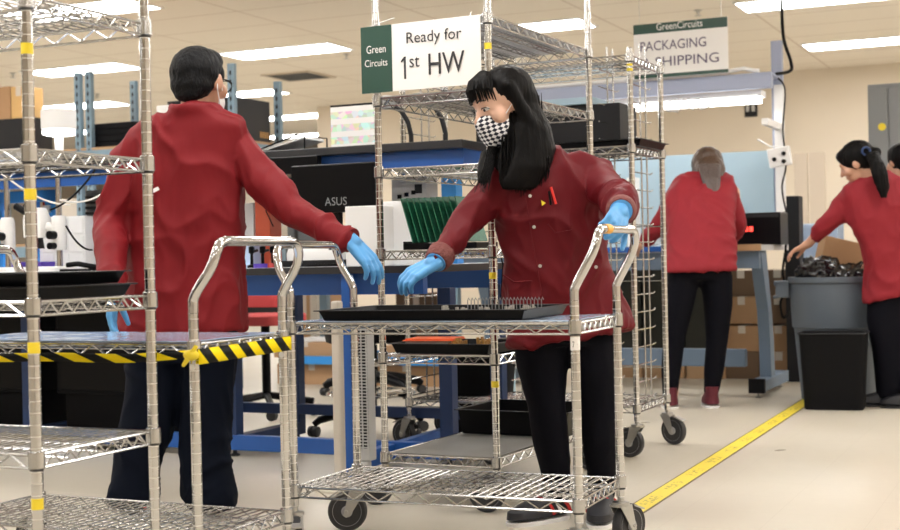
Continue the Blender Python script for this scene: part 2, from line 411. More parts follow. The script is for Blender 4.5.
# floor tape
A0, A1 = uv(-1.372, 4.43), uv(-1.43, 8.6); d = A1-A0; ang = math.atan2(d.y, d.x)-math.pi/2
t = MB().b2((-.042, 0, .0005), (.042, d.length, .0025)).build('floor_tape', 'floor_tape'); t.location = A0; t.rotation_euler = (0, 0, ang)
tag(t, 'yellow marking tape running diagonally along the floor with dark lettering marks', 'floor tape')

# ------------------------------------------------------------------ wire shelving
PROTO = {}
def add_shelf(t, L, D, z, name='shelf', label=None):      # z = underside of the corner collars
    mb = MB(); top = z+.030; lo = z+.001; r = .0034; e = .012; X, Y = L/2+e*0, D/2
    segs = [((-X, -Y), (X, -Y)), ((X, -Y), (X, Y)), ((X, Y), (-X, Y)), ((-X, Y), (-X, -Y))]
    for a, b in segs:
        a, b = Vector(a), Vector(b); d_ = (b-a); ln = d_.length; d_.normalize(); a2 = a+d_*.016; b2 = b-d_*.016
        mb.tube([(*a2, top), (*b2, top)], r, 6); mb.tube([(*a2, lo), (*b2, lo)], r, 6)
        n = max(2, int((ln-.06)/(.078 if ln > .6 else .047))); pts = []
        for k in range(2*n+1):
            q = a + d_*(.03 + (ln-.06)*k/(2*n)); pts.append((q.x, q.y, (lo+.002) if k % 2 == 0 else (top-.002)))
        mb.tube(pts, .0028, 5)
    nsup = 3 if D > .36 else 2
    if D > L: mlong, nx = True, 0
    else: mlong = False
    # long trusses and short cross wires
    la, lb = (X, Y) if not mlong else (Y, X)
    def pt(a, b, zz): return (a, b, zz) if not mlong else (b, a, zz)
    for k in range(1, nsup+1 if nsup == 2 else nsup+1):
        yy = -lb + 2*lb*k/(nsup+1)
        mb.tube([pt(-la, yy, top-.006), pt(la, yy, top-.006)], .003, 5); mb.tube([pt(-la, yy, top-.020), pt(la, yy, top-.020)], .0026, 5)
        n = int(2*la/.09); mb.tube([pt(-la+2*la*q/(2*n), yy, (top-.019) if q % 2 == 0 else (top-.007)) for q in range(2*n+1)], .002, 4)
    n = int(2*la/.027)
    for k in range(1, n):
        a = -la + 2*la*k/n; mb.tube([pt(a, -lb, top), pt(a, lb, top)], .0022, 5, caps=False)
    o = mb.build(name, 'zinc', t, True)
    if 'collar' not in PROTO:
        PROTO['collar'] = MB().lathe([(.0145, 0), (.0185, .003), (.0180, .038), (.0145, .040)], n=16).build('collar', 'zinc', None, True)
        PROTO['clip'] = MB().lathe([(.0135, -.003), (.0155, -.003), (.0155, .001), (.0135, .001)], n=14).build('clip', 'clip', None, True)
        firsts = True
    else: firsts = False
    for a in (-1, 1):
        for b in (-1, 1):
            for nm in ('collar', 'clip'):
                q = PROTO[nm]
                if not (firsts and (a, b) == (-1, -1)): q = q.copy(); C.objects.link(q)
                q.parent = o; q.location = (a*L/2, b*D/2, z)
    return o
def add_post(t, x, y, z0, z1, tapes=()):
    p = MB().lathe([(.011, z0), (.0127, z0+.002), (.0127, z1-.004), (.009, z1)], (x, y, 0), 18).build('post', 'post_metal', t, True)
    for z in tapes: MB().lathe([(.0131, z), (.0131, z+.022)], (x, y, 0), 16).build('tape_band', 'tape_yellow', p, True)
    return p
def add_caster(t, x, y, zt, ang, rw=.0635, brake=True):
    """swivel caster: wheel hangs behind the stem in direction ang"""
    c = MB(); ca, sa = math.cos(ang), math.sin(ang); M = Matrix.Translation((x, y, 0)) @ Matrix.Rotation(ang, 4, 'Z')
    T = lambda p: M @ Vector(p)
    c.lathe([(.010, zt), (.010, zt-.02), (.027, zt-.022), (.027, zt-.032), (.022, zt-.036)], (x, y, 0), 16)
    for sgn in (-1, 1):
        poly = [(-.026, zt-.030), (.026, zt-.030), (.046, rw-.012), (.036, rw-.018), (.024, rw-.012)]
        M2 = M @ Matrix.Translation((0, sgn*.021, 0)); c.prism(poly, -.0015, .0015, M2)
    c.box(T((0, 0, zt-.033)), (.05, .044, .004), ang)
    c.tube([T((.035, -.027, rw)), T((.035, .027, rw))], .006, 8)
    o = c.build('caster', 'steel', t, True)
    wm = MB(); Mw = M @ Matrix.Translation((.035, 0, rw)) @ Matrix.Rotation(R(90), 4, 'X')
    wm.lathe([(rw*.74, -.013), (rw*.94, -.015), (rw, -.009), (rw, .009), (rw*.94, .015), (rw*.74, .013)], (0, 0, 0), 32, Mw); wm.build('tyre', 'rubber', o, True)
    hb = MB(); hb.lathe([(.012, -.018), (.016, -.017), (.02, -.011), (rw*.62, -.010), (rw*.75, -.0135), (rw*.75, .0135), (rw*.62, .010), (.02, .011), (.016, .017), (.012, .018)], (0, 0, 0), 28, Mw); hb.build('hub', 'wheel_grey', o, True)
    if brake:
        bk = MB(); bk.box(T((.07, 0, zt-.045)), (.05, .03, .005), m=Matrix.Rotation(ang, 4, 'Z') @ Matrix.Rotation(R(20), 4, 'Y')); bk.build('brake_lever', 'steel', o)
    return o
def handle_mesh(t, x, y0, y1, z0, zt, off, label=None):
    s = 1 if off > 0 else -1; pts = []; rad = .05
    def arc(yc, sy, rev):
        q = [(x, yc, z0), (x, yc, z0+.022), (x, yc, z0+.032), (x+off*.22, yc, z0+.058), (x+off*.80, yc+sy*.004, zt-.070), (x+off, yc+sy*.010, zt-.030), (x+off, yc+sy*.030, zt), (x+off, yc+sy*.09, zt)]
        return q[::-1] if rev else q
    pts = [Vector(p) for p in arc(y0, 1, False) + [(x+off, (y0+y1)/2, zt)] + arc(y1, -1, True)]
    for _ in range(3):
        q = [pts[0]]
        for i in range(len(pts)-1): q += [pts[i]*.75+pts[i+1]*.25, pts[i]*.25+pts[i+1]*.75]
        pts = q+[pts[-1]]
    return MB().tube(pts, .0127, 14).build('handle', 'chrome', t, True)

# woman's cart
WL, WD, WY = .876, .412, R(-22.857)
def cart(name, label, origin, yaw, L, D, levels, post_z, handle, casters, ztop=.9359, grp=None):
    ct = Vector((origin[0], origin[1], 0)) + Matrix.Rotation(yaw, 3, 'Z') @ Vector((L/2, D/2, 0))
    t = thing(name, label, 'cart' if handle else 'rack', ct, yaw, grp)
    for z in levels: add_shelf(t, L, D, z)
    return t, ct
wc, wcc = cart('wire_cart', 'chrome wire utility cart in front of the woman carrying one large black tray', (-.4736, 4.0186), WY, WL, WD, (.6602, .1776), .75, True, True)
for (sx, sy, a) in ((-1, -1, -1.0), (1, -1, 2.6), (1, 1, 1.15), (-1, 1, 3.45)):
    add_post(wc, sx*WL/2, sy*WD/2, .150, .755 if True else 0)
    add_caster(wc, sx*WL/2, sy*WD/2, .158, a)
handle_mesh(wc, WL/2, -WD/2, WD/2, .752, .945, .065)
handle_mesh(wc, -WL/2, -WD/2, WD/2, .752, .925, -.05)
g = MB().tube([(WL/2+.065, -WD/2+.075, .945), (WL/2+.065, -WD/2+.125, .945)], .0138, 14).build('grip_tape', 'tape_orange', wc, True)
lb = MB().lathe([(.0132, .618), (.0132, .654)], (WL/2, -WD/2, 0), 16).build('number_label', 'sign_white', wc, True)
lt = text('label_digits', '70', 'ink', lb, Vector((WL/2-.004, -WD/2-.0128, .626)), (.92, .39, 0), .013, .016, .0022)
# man's cart
ML, MD, MY = .867, .4105, R(-24.913)
mc, mcc = cart('wire_cart', 'chrome wire utility cart with striped tape round its top shelf, before the man', (-1.42100, 3.71884), MY, ML, MD, (.6445, .1600), .75, True, True)
for (sx, sy, a) in ((-1, -1, 2.0), (1, -1, 2.6), (1, 1, -.65), (-1, 1, 3.0)):
    add_post(mc, sx*ML/2, sy*MD/2, .140, .755); add_caster(mc, sx*ML/2, sy*MD/2, .158, a)
handle_mesh(mc, ML/2, -MD/2, MD/2, .752, .928, .065)
handle_mesh(mc, -ML/2, -MD/2, MD/2, .752, .928, -.065)
for y in (-MD/2, MD/2):
    MB().lathe([(.008, 0), (.008, .002)], (0, 0, 0), 14, Matrix.Translation((ML/2+.003, y-.0125, .62)) @ Matrix.Rotation(R(90), 4, 'X')).build('round_tag', 'sign_white', mc)
tag(wc, kind=None)

def ribbon(name, pts, hw, mname, parent, per=.10, thick=.0006):
    """vertical ribbon along pts; (x, y, ztop, zbot)"""
    vs = []; fs = []; s_ = 0; us = []
    for i, p in enumerate(pts):
        if i: s_ += (Vector(p[:2])-Vector(pts[i-1][:2])).length
        vs += [(p[0], p[1], p[2]), (p[0], p[1], p[3])]; us += [s_, s_]
    for i in range(len(pts)-1): fs.append((2*i, 2*i+2, 2*i+3, 2*i+1))
    mb = MB().add(vs, fs); me = bpy.data.meshes.new(name); me.from_pydata([tuple(v) for v in mb.v], [], mb.f)
    ul = me.uv_layers.new(name='UVMap')
    for p in me.polygons:
        for li in p.loop_indices:
            vi = me.loops[li].vertex_index; ul.data[li].uv = (us[vi]/per, .5 if vi % 2 == 0 else 0)
    me.materials.append(MATS[mname]); o = bpy.data.objects.new(name, me); C.objects.link(o)
    so = o.modifiers.new('thick', 'SOLIDIFY'); so.thickness = .0012
    for p in me.polygons: p.use_smooth = True
    if parent: o.parent = parent
    return o
t = thing('hazard_tape', 'yellow and black striped tape tied round the top shelf of the man’s cart', 'tape', mcc, MY)
X, Y, zc = ML/2, MD/2, .672
front = []
for k in range(19):
    a = k/18; x = -X-.01 + (2*X+.01)*a; sag = .018*math.sin(math.pi*a)*(1+.3*math.sin(9*a)); front.append((x, -Y-.021-.004*math.sin(7*a), zc-.010-sag*.8, zc-.030-sag))
ribbon('front_strip', front, 0, 'hazard_tape', t, per=.13)
end = []
for k in range(13):
    a = k/12; y = -Y-.012+(2*Y+.02)*a; end.append((X+.021, y, zc-.002+.012*math.sin(math.pi*a)*0-.006*(1-a), zc-.040-.006*(1-a)))
ribbon('end_strip', end, 0, 'hazard_tape', t, per=.085)
kn = MB()
kn.ell((X+.008, -Y-.024, zc-.022), (.022, .013, .014)); kn.capsule((X+.008, -Y-.028, zc-.022), (X-.012, -Y-.028, zc-.046), .008, .005); kn.capsule((X+.008, -Y-.028, zc-.022), (X+.024, -Y-.026, zc-.002), .008, .005)
kn.build('knot', 'tape_yellow', t, True)
def sheet(name, mb_, label, cat, mname, c, yaw): o = mb_.build(name, mname, None, bevel=.001); o.location = c; o.rotation_euler = (0, 0, yaw); return tag(o, label, cat)
def liner_mb(L, D, z, wave=.0015, th=.002):
    mb = MB(); n = 16; vs = []; fs = []
    for s_ in (0, 1):
        for i in range(n+1):
            for j in range(n+1):
                x = -L/2+L*i/n; y = -D/2+D*j/n; vs.append((x, y, z + s_*th + wave*(1+math.sin(i*1.3+.4*j)*math.sin(j*.9))*.5))
    N = (n+1)**2
    for i in range(n):
        for j in range(n):
            a = i*(n+1)+j; b = a+1; c = a+n+2; d_ = a+n+1; fs += [(N+a, N+d_, N+c, N+b), (a, b, c, d_)]
    for i in range(n):
        a, b = i*(n+1), (i+1)*(n+1); fs.append((a, b, N+b, N+a)); a, b = i*(n+1)+n, (i+1)*(n+1)+n; fs.append((b, a, N+a, N+b))
        a, b = i, i+1; fs.append((b, a, N+a, N+b)); a, b = n*(n+1)+i, n*(n+1)+i+1; fs.append((a, b, N+b, N+a))
    return mb.add(vs, fs)
sheet('shelf_liner', liner_mb(ML-.03, MD-.03, .6785), 'pale blue plastic liner sheet covering the top shelf of the man’s cart', 'shelf liner', 'liner', mcc, MY)
sheet('shelf_liner', liner_mb(WL-.03, WD-.03, .6942), 'blue plastic liner sheet under the large black tray on the woman’s cart', 'shelf liner', 'liner', wcc, WY)

def tray(label, c, yaw, L, W, Hh=.035, th=.004, group=None, m='black_plastic', fl=.012):
    mb = MB(); o = .012                       # sloping walls, outward rim
    def ring(l, w_, z): return [(-l/2, -w_/2, z), (l/2, -w_/2, z), (l/2, w_/2, z), (-l/2, w_/2, z)]
    rings = [ring(L-2*o, W-2*o, 0), ring(L, W, Hh-.003), ring(L+2*fl, W+2*fl, Hh-.003), ring(L+2*fl, W+2*fl, Hh), ring(L-th, W-th, Hh), ring(L-2*o-th, W-2*o-th, th)]
    vs = [p for r_ in rings for p in r_]; fs = [(3, 2, 1, 0)]
    for i in range(5):
        for k in range(4): fs.append((i*4+k, i*4+(k+1) % 4, i*4+4+(k+1) % 4, i*4+4+k))
    fs.append((20, 21, 22, 23)); mb.add(vs, fs)
    ob = mb.build('tray', m, None, bevel=.0015); ob.location = c; ob.rotation_euler = (0, 0, yaw)
    return tag(ob, label, 'tray', group)
def in_frame(c, yaw, x, y, z): return Vector((c[0], c[1], 0)) + Matrix.Rotation(yaw, 3, 'Z') @ Vector((x, y, 0)) + Vector((0, 0, z))
tray('large shallow black plastic tray on the top shelf of the woman’s cart', in_frame(wcc, WY, -.03, -.003, .6985), WY, .64, .385, .030)
def board_strip(mb, c, l, w_, rz): mb.box(c, (l, w_, .002), rz)
rnd = random.Random(3)
for i in range(12):                         # small assemblies lying in the tray
    x, y = -.06+.30*rnd.random(), -.11+.20*rnd.random()
    t = thing('electronic_part', 'small silver and dark electronic part lying loose in the black tray before the woman', 'electronic part', in_frame(wcc, WY, x, y, .7027), rnd.random()*3, 'loose parts in the tray')
    MB().b2((-.013, -.007, 0), (.013, .007, .003)).build('board', 'pcb_green', t)
    pm = MB()
    for k in range(4): pm.b2((-.011+.006*k, -.004, .003), (-.007+.006*k, .003, .018+.012*rnd.random()))
    pm.build('pins', 'silver_bits', t)
t = thing('connector_strip', 'dark row of upright coiled connectors standing at the back of the black tray', 'connector strip', in_frame(wcc, WY, .10, .155, .7027), WY)
MB().b2((-.13, -.012, 0), (.13, .012, .012)).build('base', 'dark_grey', t)
pm = MB()
for k in range(22): pm.tube([(-.12+k*.0114, 0, .012), (-.12+k*.0114, 0, .040), (-.116+k*.0114, .0, .048), (-.113+k*.0114, 0, .040)], .0016, 5)
pm.build('coils', 'mid_grey', t, True)

# left rack
LY = R(-24.146); LL, LD = 1.2, .4146
A = Vector((-.8995, 2.9314, 0)); lc = A + Matrix.Rotation(LY, 3, 'Z') @ Vector((-LL/2, LD/2, 0))
lr = thing('wire_rack', 'tall chrome wire shelving rack nearest the camera at the left edge', 'rack', lc, LY)
for z in (1.4284, 1.0982, .7680, .4378, .1): add_shelf(lr, LL, LD, z)
for sx in (-1, 1):
    for sy in (-1, 1):
        tp = (1.3235, .96, .657, .40) if (sx, sy) == (1, -1) else ()
        p = add_post(lr, sx*LL/2, sy*LD/2, .012, 1.72, ())
        if tp:
            for z, h_ in ((1.331, .024), (1.018, .024), (.688, .024), (.352, .024)):
                MB().lathe([(.0131, z), (.0131, z+h_)], (sx*LL/2, sy*LD/2, 0), 16).build('tape_band', 'tape_yellow', p, True)
        MB().lathe([(.018, 0), (.02, .004), (.012, .016), (.011, .03)], (sx*LL/2, sy*LD/2, 0), 14).build('foot', 'black_matt', lr, True)
tray('lower of two black trays stacked on the left rack', in_frame(lc, LY, .255, .01, .8005), LY, .62, .34, .03, group=None)
tray('upper of two black trays stacked on the left rack', in_frame(lc, LY, .237, .01, .8315), LY, .62, .34, .03, group=None)

# middle rack with sign
RL, RD, RY = .439, .960, R(-26.779)
rc = Vector((-.24624, 4.86208, 0)) + Matrix.Rotation(RY, 3, 'Z') @ Vector((RL/2, RD/2, 0))
rr = thing('wire_rack', 'tall chrome wire rack on wheels behind the cart, carrying the small sign', 'rack', rc, RY)
for z in (1.6735, 1.4195, 1.1655, .873, .505, .1495): add_shelf(rr, RL, RD, z)
for (sx, sy, a) in ((-1, -1, 3.6), (1, -1, 3.4), (1, 1, 3.0), (-1, 1, 2.9)):
    p = add_post(rr, sx*RL/2, sy*RD/2, .13, 1.95)
    if (sx, sy) == (1, -1):
        for z in (1.585, .428, 1.30, .80): MB().lathe([(.0131, z), (.0131, z+.022)], (RL/2, -RD/2, 0), 16).build('tape_band', 'tape_yellow', p, True)
    add_caster(rr, sx*RL/2, sy*RD/2, .14, a)
# small hanging sign
t = thing('shelf_sign', 'small green and white sign hung on the front of the middle rack', 'sign', in_frame(rc, RY, .004, -RD/2-.02, 1.466), RY)
SW0, SW1, SZ0, SZ1 = -RL/2-.052, RL/2-.02, .0, .236
MB().b2((SW0, -.004, SZ0), (SW1, 0, SZ1)).build('board', 'sign_white', t, bevel=.001)
MB().b2((SW0, -.006, SZ0), (SW0+.125, -.004, SZ1)).build('green_panel', 'sign_green', t)
hk = MB()
for x in (SW0+.07, SW1-.04): hk.tube([(x, .004, SZ1-.02), (x, .004, SZ1+.01), (x, .014, SZ1+.016)], .002, 5)
hk.tube([(SW0+.05, -.004, SZ1+.004), (SW0+.14, -.01, SZ1+.02)], .002, 5); hk.build('hooks', 'white_plastic', t)
text('lettering', 'Green', 'sign_white', t, (SW0+.024, -.0065, .140), (1, 0, 0), .078, .028)
text('lettering', 'Circuits', 'sign_white', t, (SW0+.016, -.0065, .093), (1, 0, 0), .092, .025)
text('lettering', 'Ready for', 'ink', t, (SW0+.185, -.0045, .150), (1, 0, 0), .215, .052)
MB().prism([(SW0+.172, .040), (SW0+.180, .040), (SW0+.180, .118), (SW0+.173, .118), (SW0+.160, .103), (SW0+.164, .098), (SW0+.172, .107)], -.0055, -.004).build('lettering', 'ink', t)
text('lettering', 'st', 'ink', t, (SW0+.195, -.0045, .078), (1, 0, 0), .040, .036)
text('lettering', 'HW', 'ink', t, (SW0+.270, -.0045, .046), (1, 0, 0), .140, .074, bold=.006)
# loads of the middle rack
zs = .030+.505+.0035
tray('black tray holding an orange folder and gold boards on the middle rack', in_frame(rc, RY, 0, -.325, zs), RY, .385, .28, .036)
t = sheet('folder', MB().b2((-.095, -.075, 0), (.095, .075, .004)).b2((-.088, -.065, .004), (.092, .071, .009)), 'bright orange folder lying in the black tray on the middle rack', 'folder', 'orange', in_frame(rc, RY, -.085, -.34, zs+.0405), RY+.15)
t = sheet('folder_support', MB().b2((-.08, -.06, 0), (.08, .06, .0355)), 'white foam block under the orange folder on the middle rack', 'foam block', 'white_plastic', in_frame(rc, RY, -.095, -.34, zs+.0045), RY+.15)
for k in range(3):
    t = thing('circuit_board', ('leftmost', 'middle', 'rightmost')[k]+' of three gold circuit boards in the black tray beside the orange folder', 'circuit board', in_frame(rc, RY, [.03,.10,.15][k], [-.38,-.30,-.39][k], zs+.0045), RY+.1*k, 'gold boards beside the folder')
    MB().b2((-.022, -.04, 0), (.022, .04, .002)).build('board', 'gold', t); pm = MB()
    for i in range(4):
        for j in range(5): pm.b2((-.02+.011*i, -.038+.016*j, .002), (-.012+.011*i, -.028+.016*j, .022+.026*rnd.random()))
    pm.build('components', 'gold', t)
sheet('shelf_liner', liner_mb(RL-.03, RD-.03, .1815), 'grey plastic liner sheet on the bottom shelf of the middle rack', 'shelf liner', 'liner_grey', rc, RY)
tray('large deep black tray on the bottom shelf of the middle rack', in_frame(rc, RY, .035, .25, .187), RY, .46, .38, .095)
for z, lab in ((1.6735, 'top shelf'), (1.4195, 'second shelf')):
    sheet('shelf_liner', liner_mb(RL-.03, RD-.03, z+.034), 'pale grey plastic liner on the '+lab+' of the middle rack', 'shelf liner', 'liner_pale', rc, RY)
t = thing('cable_bundle', 'bundle of black cables hanging under the middle rack shelf left of the woman', 'cables', in_frame(rc, RY, .10, .05, .873), RY)
for k in range(9):
    x = -.09+.024*k; y = .03*math.sin(k*2.1); q = rnd.uniform(-.04, .04)
    MB().tube([(x, y, 0), (x+.01, y, -.05), (x+.03+q*.5, y+.02, -.13), (x+.02+q, y+.01, -.20), (x-.01+q, y-.02, -.16), (x-.02, y-.02, -.02)], .0028, 6).build('cable', 'black_matt', t, True)
# green board holder
t = thing('board_holder', 'black holder with a row of upright green circuit boards on the middle rack', 'board holder', in_frame(rc, RY, -.025, -.36, .9065), RY)
MB().b2((-.12, -.09, 0), (.17, .09, .022)).b2((-.12, -.09, .022), (-.11, .09, .03)).build('base', 'black_plastic', t, bevel=.002)
for k in range(10):
    x = -.085+k*.024
    b = MB(); b.box((x-.022, 0, .105), (.003, .165, .165), m=Matrix.Rotation(R(-16), 4, 'Y')); bo = b.build('green_board', 'pcb_green', t)
    c_ = MB()
    for j in range(10): c_.box((x-.0225-.003, -.07+.0155*j, .11), (.004, .004, .14), m=Matrix.Rotation(R(-16), 4, 'Y'))
    c_.build('terminals', 'sign_green_light' if k % 3 else 'dark_grey', bo)

# cage rack
GY = R(-25.472); GL, GD = 1.1, .4516
gc = Vector((-.20365, 6.32409, 0)) + Matrix.Rotation(GY, 3, 'Z') @ Vector((GL/2, GD/2, 0))
gr = thing('wire_rack', 'tall chrome rack on wheels with wire tray slides, right of the woman', 'rack', gc, GY)
for z in (1.70, 1.31, .19): add_shelf(gr, GL, GD, z)
for (sx, sy, a) in ((-1, -1, 2.9), (1, -1, 2.75+.3), (1, 1, -.35), (-1, 1, 3.0)):
    p = add_post(gr, sx*GL/2, sy*GD/2, .155, 1.7625 if sx > 0 else 1.7625); add_caster(gr, sx*GL/2, sy*GD/2, .165, a)
    if (sx, sy) == (1, -1): MB().lathe([(.0131, 1.66), (.0131, 1.672)], (GL/2, -GD/2, 0), 16).lathe([(.0131, 1.682), (.0131, 1.692)], (GL/2, -GD/2, 0), 16).build('tape_band', 'tape_yellow', p, True)
def ladder(x, y0, y1, ya, yb, z0=.21, z1=1.80):
    mb = MB()
    for y in (y0, y1): mb.tube([(x, y, z0), (x, y, z1)], .004, 6)
    z = z0+.03
    while z < z1-.05:
        mb.tube([(x, ya, z), (x, yb, z), (x+.008, yb+.006, z+.007)], .003, 5); z += .0762
    mb.build('tray_slide', 'zinc', gr, True)
ladder(GL/2-.01, -GD/2+.17, -GD/2+.25, -GD/2+.012, -GD/2+.30)
ladder(GL/2-.16, -GD/2+.17, -GD/2+.25, -GD/2+.05, -GD/2+.30)
ladder(-.05, -GD/2+.17, -GD/2+.25, -GD/2+.05, -GD/2+.30)
ladder(-GL/2+.01, -GD/2+.17, -GD/2+.25, -GD/2+.012, -GD/2+.30)
hb = MB()
for z in (.35, .75, 1.0): hb.tube([(-GL/2, GD/2, z), (GL/2, GD/2, z)], .003, 5)
hb.build('tie_wires', 'zinc', gr)
tray('black tray jutting from the tray slides of the right rack, right of the woman', in_frame(gc, GY, .285, .02, 1.345), GY, .58, .38, .03)
sheet('equipment_case', MB().b2((-.30, -.10, 0), (.40, .14, .17)), 'dark flat-sided equipment case high on the right wire rack', 'case', 'dark_grey', in_frame(gc, GY, .05, .03, 1.3775), GY)
sheet('plastic_bin', MB().b2((-.35, -.12, 0), (.25, .12, .03)), 'pale blue plastic lid lying on the dark case in the right rack', 'lid', 'pale_blue', in_frame(gc, GY, .08, .03, 1.550), GY)

# ------------------------------------------------------------------ furniture of the room (built in room axes)
def box_thing(name, label, cat, lo, hi, m, group=None, bevel=.003):
    c = uv((lo[0]+hi[0])/2, (lo[1]+hi[1])/2, lo[2])
    o = MB().b2((-(hi[0]-lo[0])/2, -(hi[1]-lo[1])/2, 0), ((hi[0]-lo[0])/2, (hi[1]-lo[1])/2, hi[2]-lo[2])).build(name, m, None, bevel=bevel)
    o.location = c; o.rotation_euler = (0, 0, YAW); return tag(o, label, cat, group)
def rt(name, label, cat, u, v, z=0, group=None, rz=0): return thing(name, label, cat, uv(u, v, z), YAW+rz, group)
def carton(label, lo, hi, m='cardboard', group=None, tape='beige_plastic', flap=True):
    c = uv((lo[0]+hi[0])/2, (lo[1]+hi[1])/2, lo[2]); l, d, h = (hi[0]-lo[0])/2, (hi[1]-lo[1])/2, hi[2]-lo[2]
    t = thing('carton', label, 'cardboard box', c, YAW, group)
    MB().b2((-l, -d, 0), (l, d, h)).build('box_body', m, t, bevel=.003)
    MB().b2((-.025, -d-.001, h*.7), (.025, -d, h)).b2((-.025, -d-.001, h), (.025, d, h+.001)).build('tape_strip', tape, t)
    return t

# --- blue workbench in the middle
BU0, BU1, BV0, BV1, BZ = -6.4, -2.30, 4.78, 5.85, .85
t = rt('workbench', 'long blue steel workbench with pale top and black edge behind the man', 'workbench', (BU0+BU1)/2, BV0, 0)
hw = (BU1-BU0)/2
MB().b2((-hw, .01, BZ-.028), (hw, BV1-BV0, BZ)).build('worktop', 'bench_top', t)
MB().b2((-hw, 0, BZ-.03), (hw, .012, BZ-.001)).b2((hw, 0, BZ-.03), (hw+.01, BV1-BV0, BZ-.001)).build('edge_band', 'bench_edge', t)
MB().b2((-hw+.03, .05, BZ-.115), (hw-.03, .09, BZ-.03)).b2((-hw+.03, .98, BZ-.115), (hw-.03, 1.02, BZ-.03)).build('apron', 'blue_paint', t)
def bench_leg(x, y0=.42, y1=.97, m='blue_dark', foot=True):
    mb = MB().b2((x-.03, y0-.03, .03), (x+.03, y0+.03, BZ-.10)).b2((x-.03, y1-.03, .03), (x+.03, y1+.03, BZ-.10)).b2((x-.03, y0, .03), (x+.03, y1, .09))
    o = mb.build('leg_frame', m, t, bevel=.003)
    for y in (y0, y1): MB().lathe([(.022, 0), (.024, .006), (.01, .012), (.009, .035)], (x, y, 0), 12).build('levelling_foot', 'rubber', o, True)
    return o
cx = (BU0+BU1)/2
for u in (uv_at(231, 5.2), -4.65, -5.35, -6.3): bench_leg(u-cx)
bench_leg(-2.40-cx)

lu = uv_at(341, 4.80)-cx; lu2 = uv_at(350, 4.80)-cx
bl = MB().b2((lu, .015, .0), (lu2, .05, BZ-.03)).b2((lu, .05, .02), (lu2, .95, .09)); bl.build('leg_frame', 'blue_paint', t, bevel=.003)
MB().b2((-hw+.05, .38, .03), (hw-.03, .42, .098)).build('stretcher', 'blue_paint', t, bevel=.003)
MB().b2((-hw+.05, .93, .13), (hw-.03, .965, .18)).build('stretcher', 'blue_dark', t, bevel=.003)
# uprights and upper shelf
UZ = 1.345
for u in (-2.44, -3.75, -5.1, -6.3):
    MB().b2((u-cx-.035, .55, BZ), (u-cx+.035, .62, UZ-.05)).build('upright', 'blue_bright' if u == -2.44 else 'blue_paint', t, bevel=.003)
MB().b2((-hw, .36, UZ-.015), (-2.285-cx, .80, UZ+.020)).build('upper_shelf', 'bench_edge', t, bevel=.004)
MB().b2((-hw, .40, UZ-.085), (-2.30-cx, .43, UZ-.015)).b2((-2.33-cx, .43, UZ-.085), (-2.30-cx, .78, UZ-.015)).build('shelf_beam', 'blue_paint', t)
tl = MB().b2((-hw+.1, .48, UZ-.05), (-1.62+.55, .56, UZ-.016)).build('light_housing', 'white_plastic', t)
MB().b2((-hw+.12, .485, UZ-.062), (-1.62+.53, .555, UZ-.05)).build('light_tube', 'tube', tl)

# beige column and slatted tower standing at the bench end
t = thing('support_column', 'off-white round-based column beside the blue bench leg', 'column', pd(340.5, 478, 5.2).xy.to_3d(), YAW)
MB().lathe([(.10, 0), (.10, .008), (.05, .018), (.04, .02)], n=28).build('base', 'beige_plastic', t, True)
MB().b2((-.018, -.02, .018), (.018, .02, .72)).build('column', 'beige_plastic', t, bevel=.008)
P = pd(365, 400, 5.25); t = thing('tower_fan', 'grey slatted tower fan standing behind the cart’s left post', 'fan', (P.x, P.y, 0), YAW)
MB().b2((-.026, -.02, .10), (.026, .04, .66)).lathe([(.045, 0), (.045, .02), (.02, .035), (.02, .10)], n=20).build('housing', 'light_grey', t, bevel=.006)
MB().b2((-.024, -.0215, .15), (.024, -.020, .64)).build('grille_back', 'black_matt', t)
sl = MB()
for k in range(40): sl.b2((-.024, -.025, .152+k*.0122), (.024, -.021, .1565+k*.0122))
sl.b2((-.002, -.0265, .15), (.002, -.021, .64)).b2((.02, -.0265, .15), (.024, -.021, .64)); sl.build('grille', 'light_grey', t)

# --- things on the bench, middle
def mon(label, px0, px1, v, z0, z1, name='monitor', logo=None, stand=True):
    u0, u1 = uv_at(px0, v), uv_at(px1, v); w_ = u1-u0; t = rt(name, label, 'monitor', (u0+u1)/2, v, z0)
    h = z1-z0
    MB().b2((-w_/2, -.012, 0), (w_/2, .012, h)).b2((-w_*.3, .012, h*.2), (w_*.3, .05, h*.8)).build('screen_case', 'black_plastic', t, bevel=.006)
    return t, w_, h
t, w_, h_ = mon('black computer monitor with a grey maker’s logo under the blue bench shelf', 294, 378, 5.0, 1.075, 1.28)
text('logo', 'ASUS', 'mid_grey', t, (w_*.0-.035, -.0135, .030), (1, 0, 0), .105, .034)
MB().b2((-.03, .0, -.223), (.03, .02, .05)).b2((-.1, -.06, -.2245), (.1, .08, -.215)).build('stand', 'black_plastic', t)
# power strip under the shelf with hanging plugs
u0, u1 = uv_at(240, 5.12), uv_at(322, 5.12)
t = rt('power_strip', 'black power strip with plugs fixed below the blue bench shelf', 'power strip', (u0+u1)/2, 5.12, 1.30)
MB().b2((-(u1-u0)/2, -.02, -.045), ((u1-u0)/2, .02, .03)).build('strip_body', 'black_plastic', t, bevel=.004)
for i, x in enumerate((-.06, -.01, .10)):
    p = MB().b2((x-.012, -.012, -.075), (x+.012, .012, -.045)).build('plug', 'black_matt', t, bevel=.003)
    MB().tube([(x, 0, -.075), (x+.004, 0, -.14), (x+.02*(i-1), .02, -.20), (x+.01, .03, -.27)], .003, 6).build('cord', 'black_matt' if i != 1 else 'light_grey', p, True)
def b_at(name, label, cat, px0, px1, v, z0, z1, m, dep=.25, group=None, bevel=.004):
    u0, u1 = uv_at(px0, v), uv_at(px1, v); return box_thing(name, label, cat, (u0, v, z0), (u1, v+dep, z1), m, group, bevel)
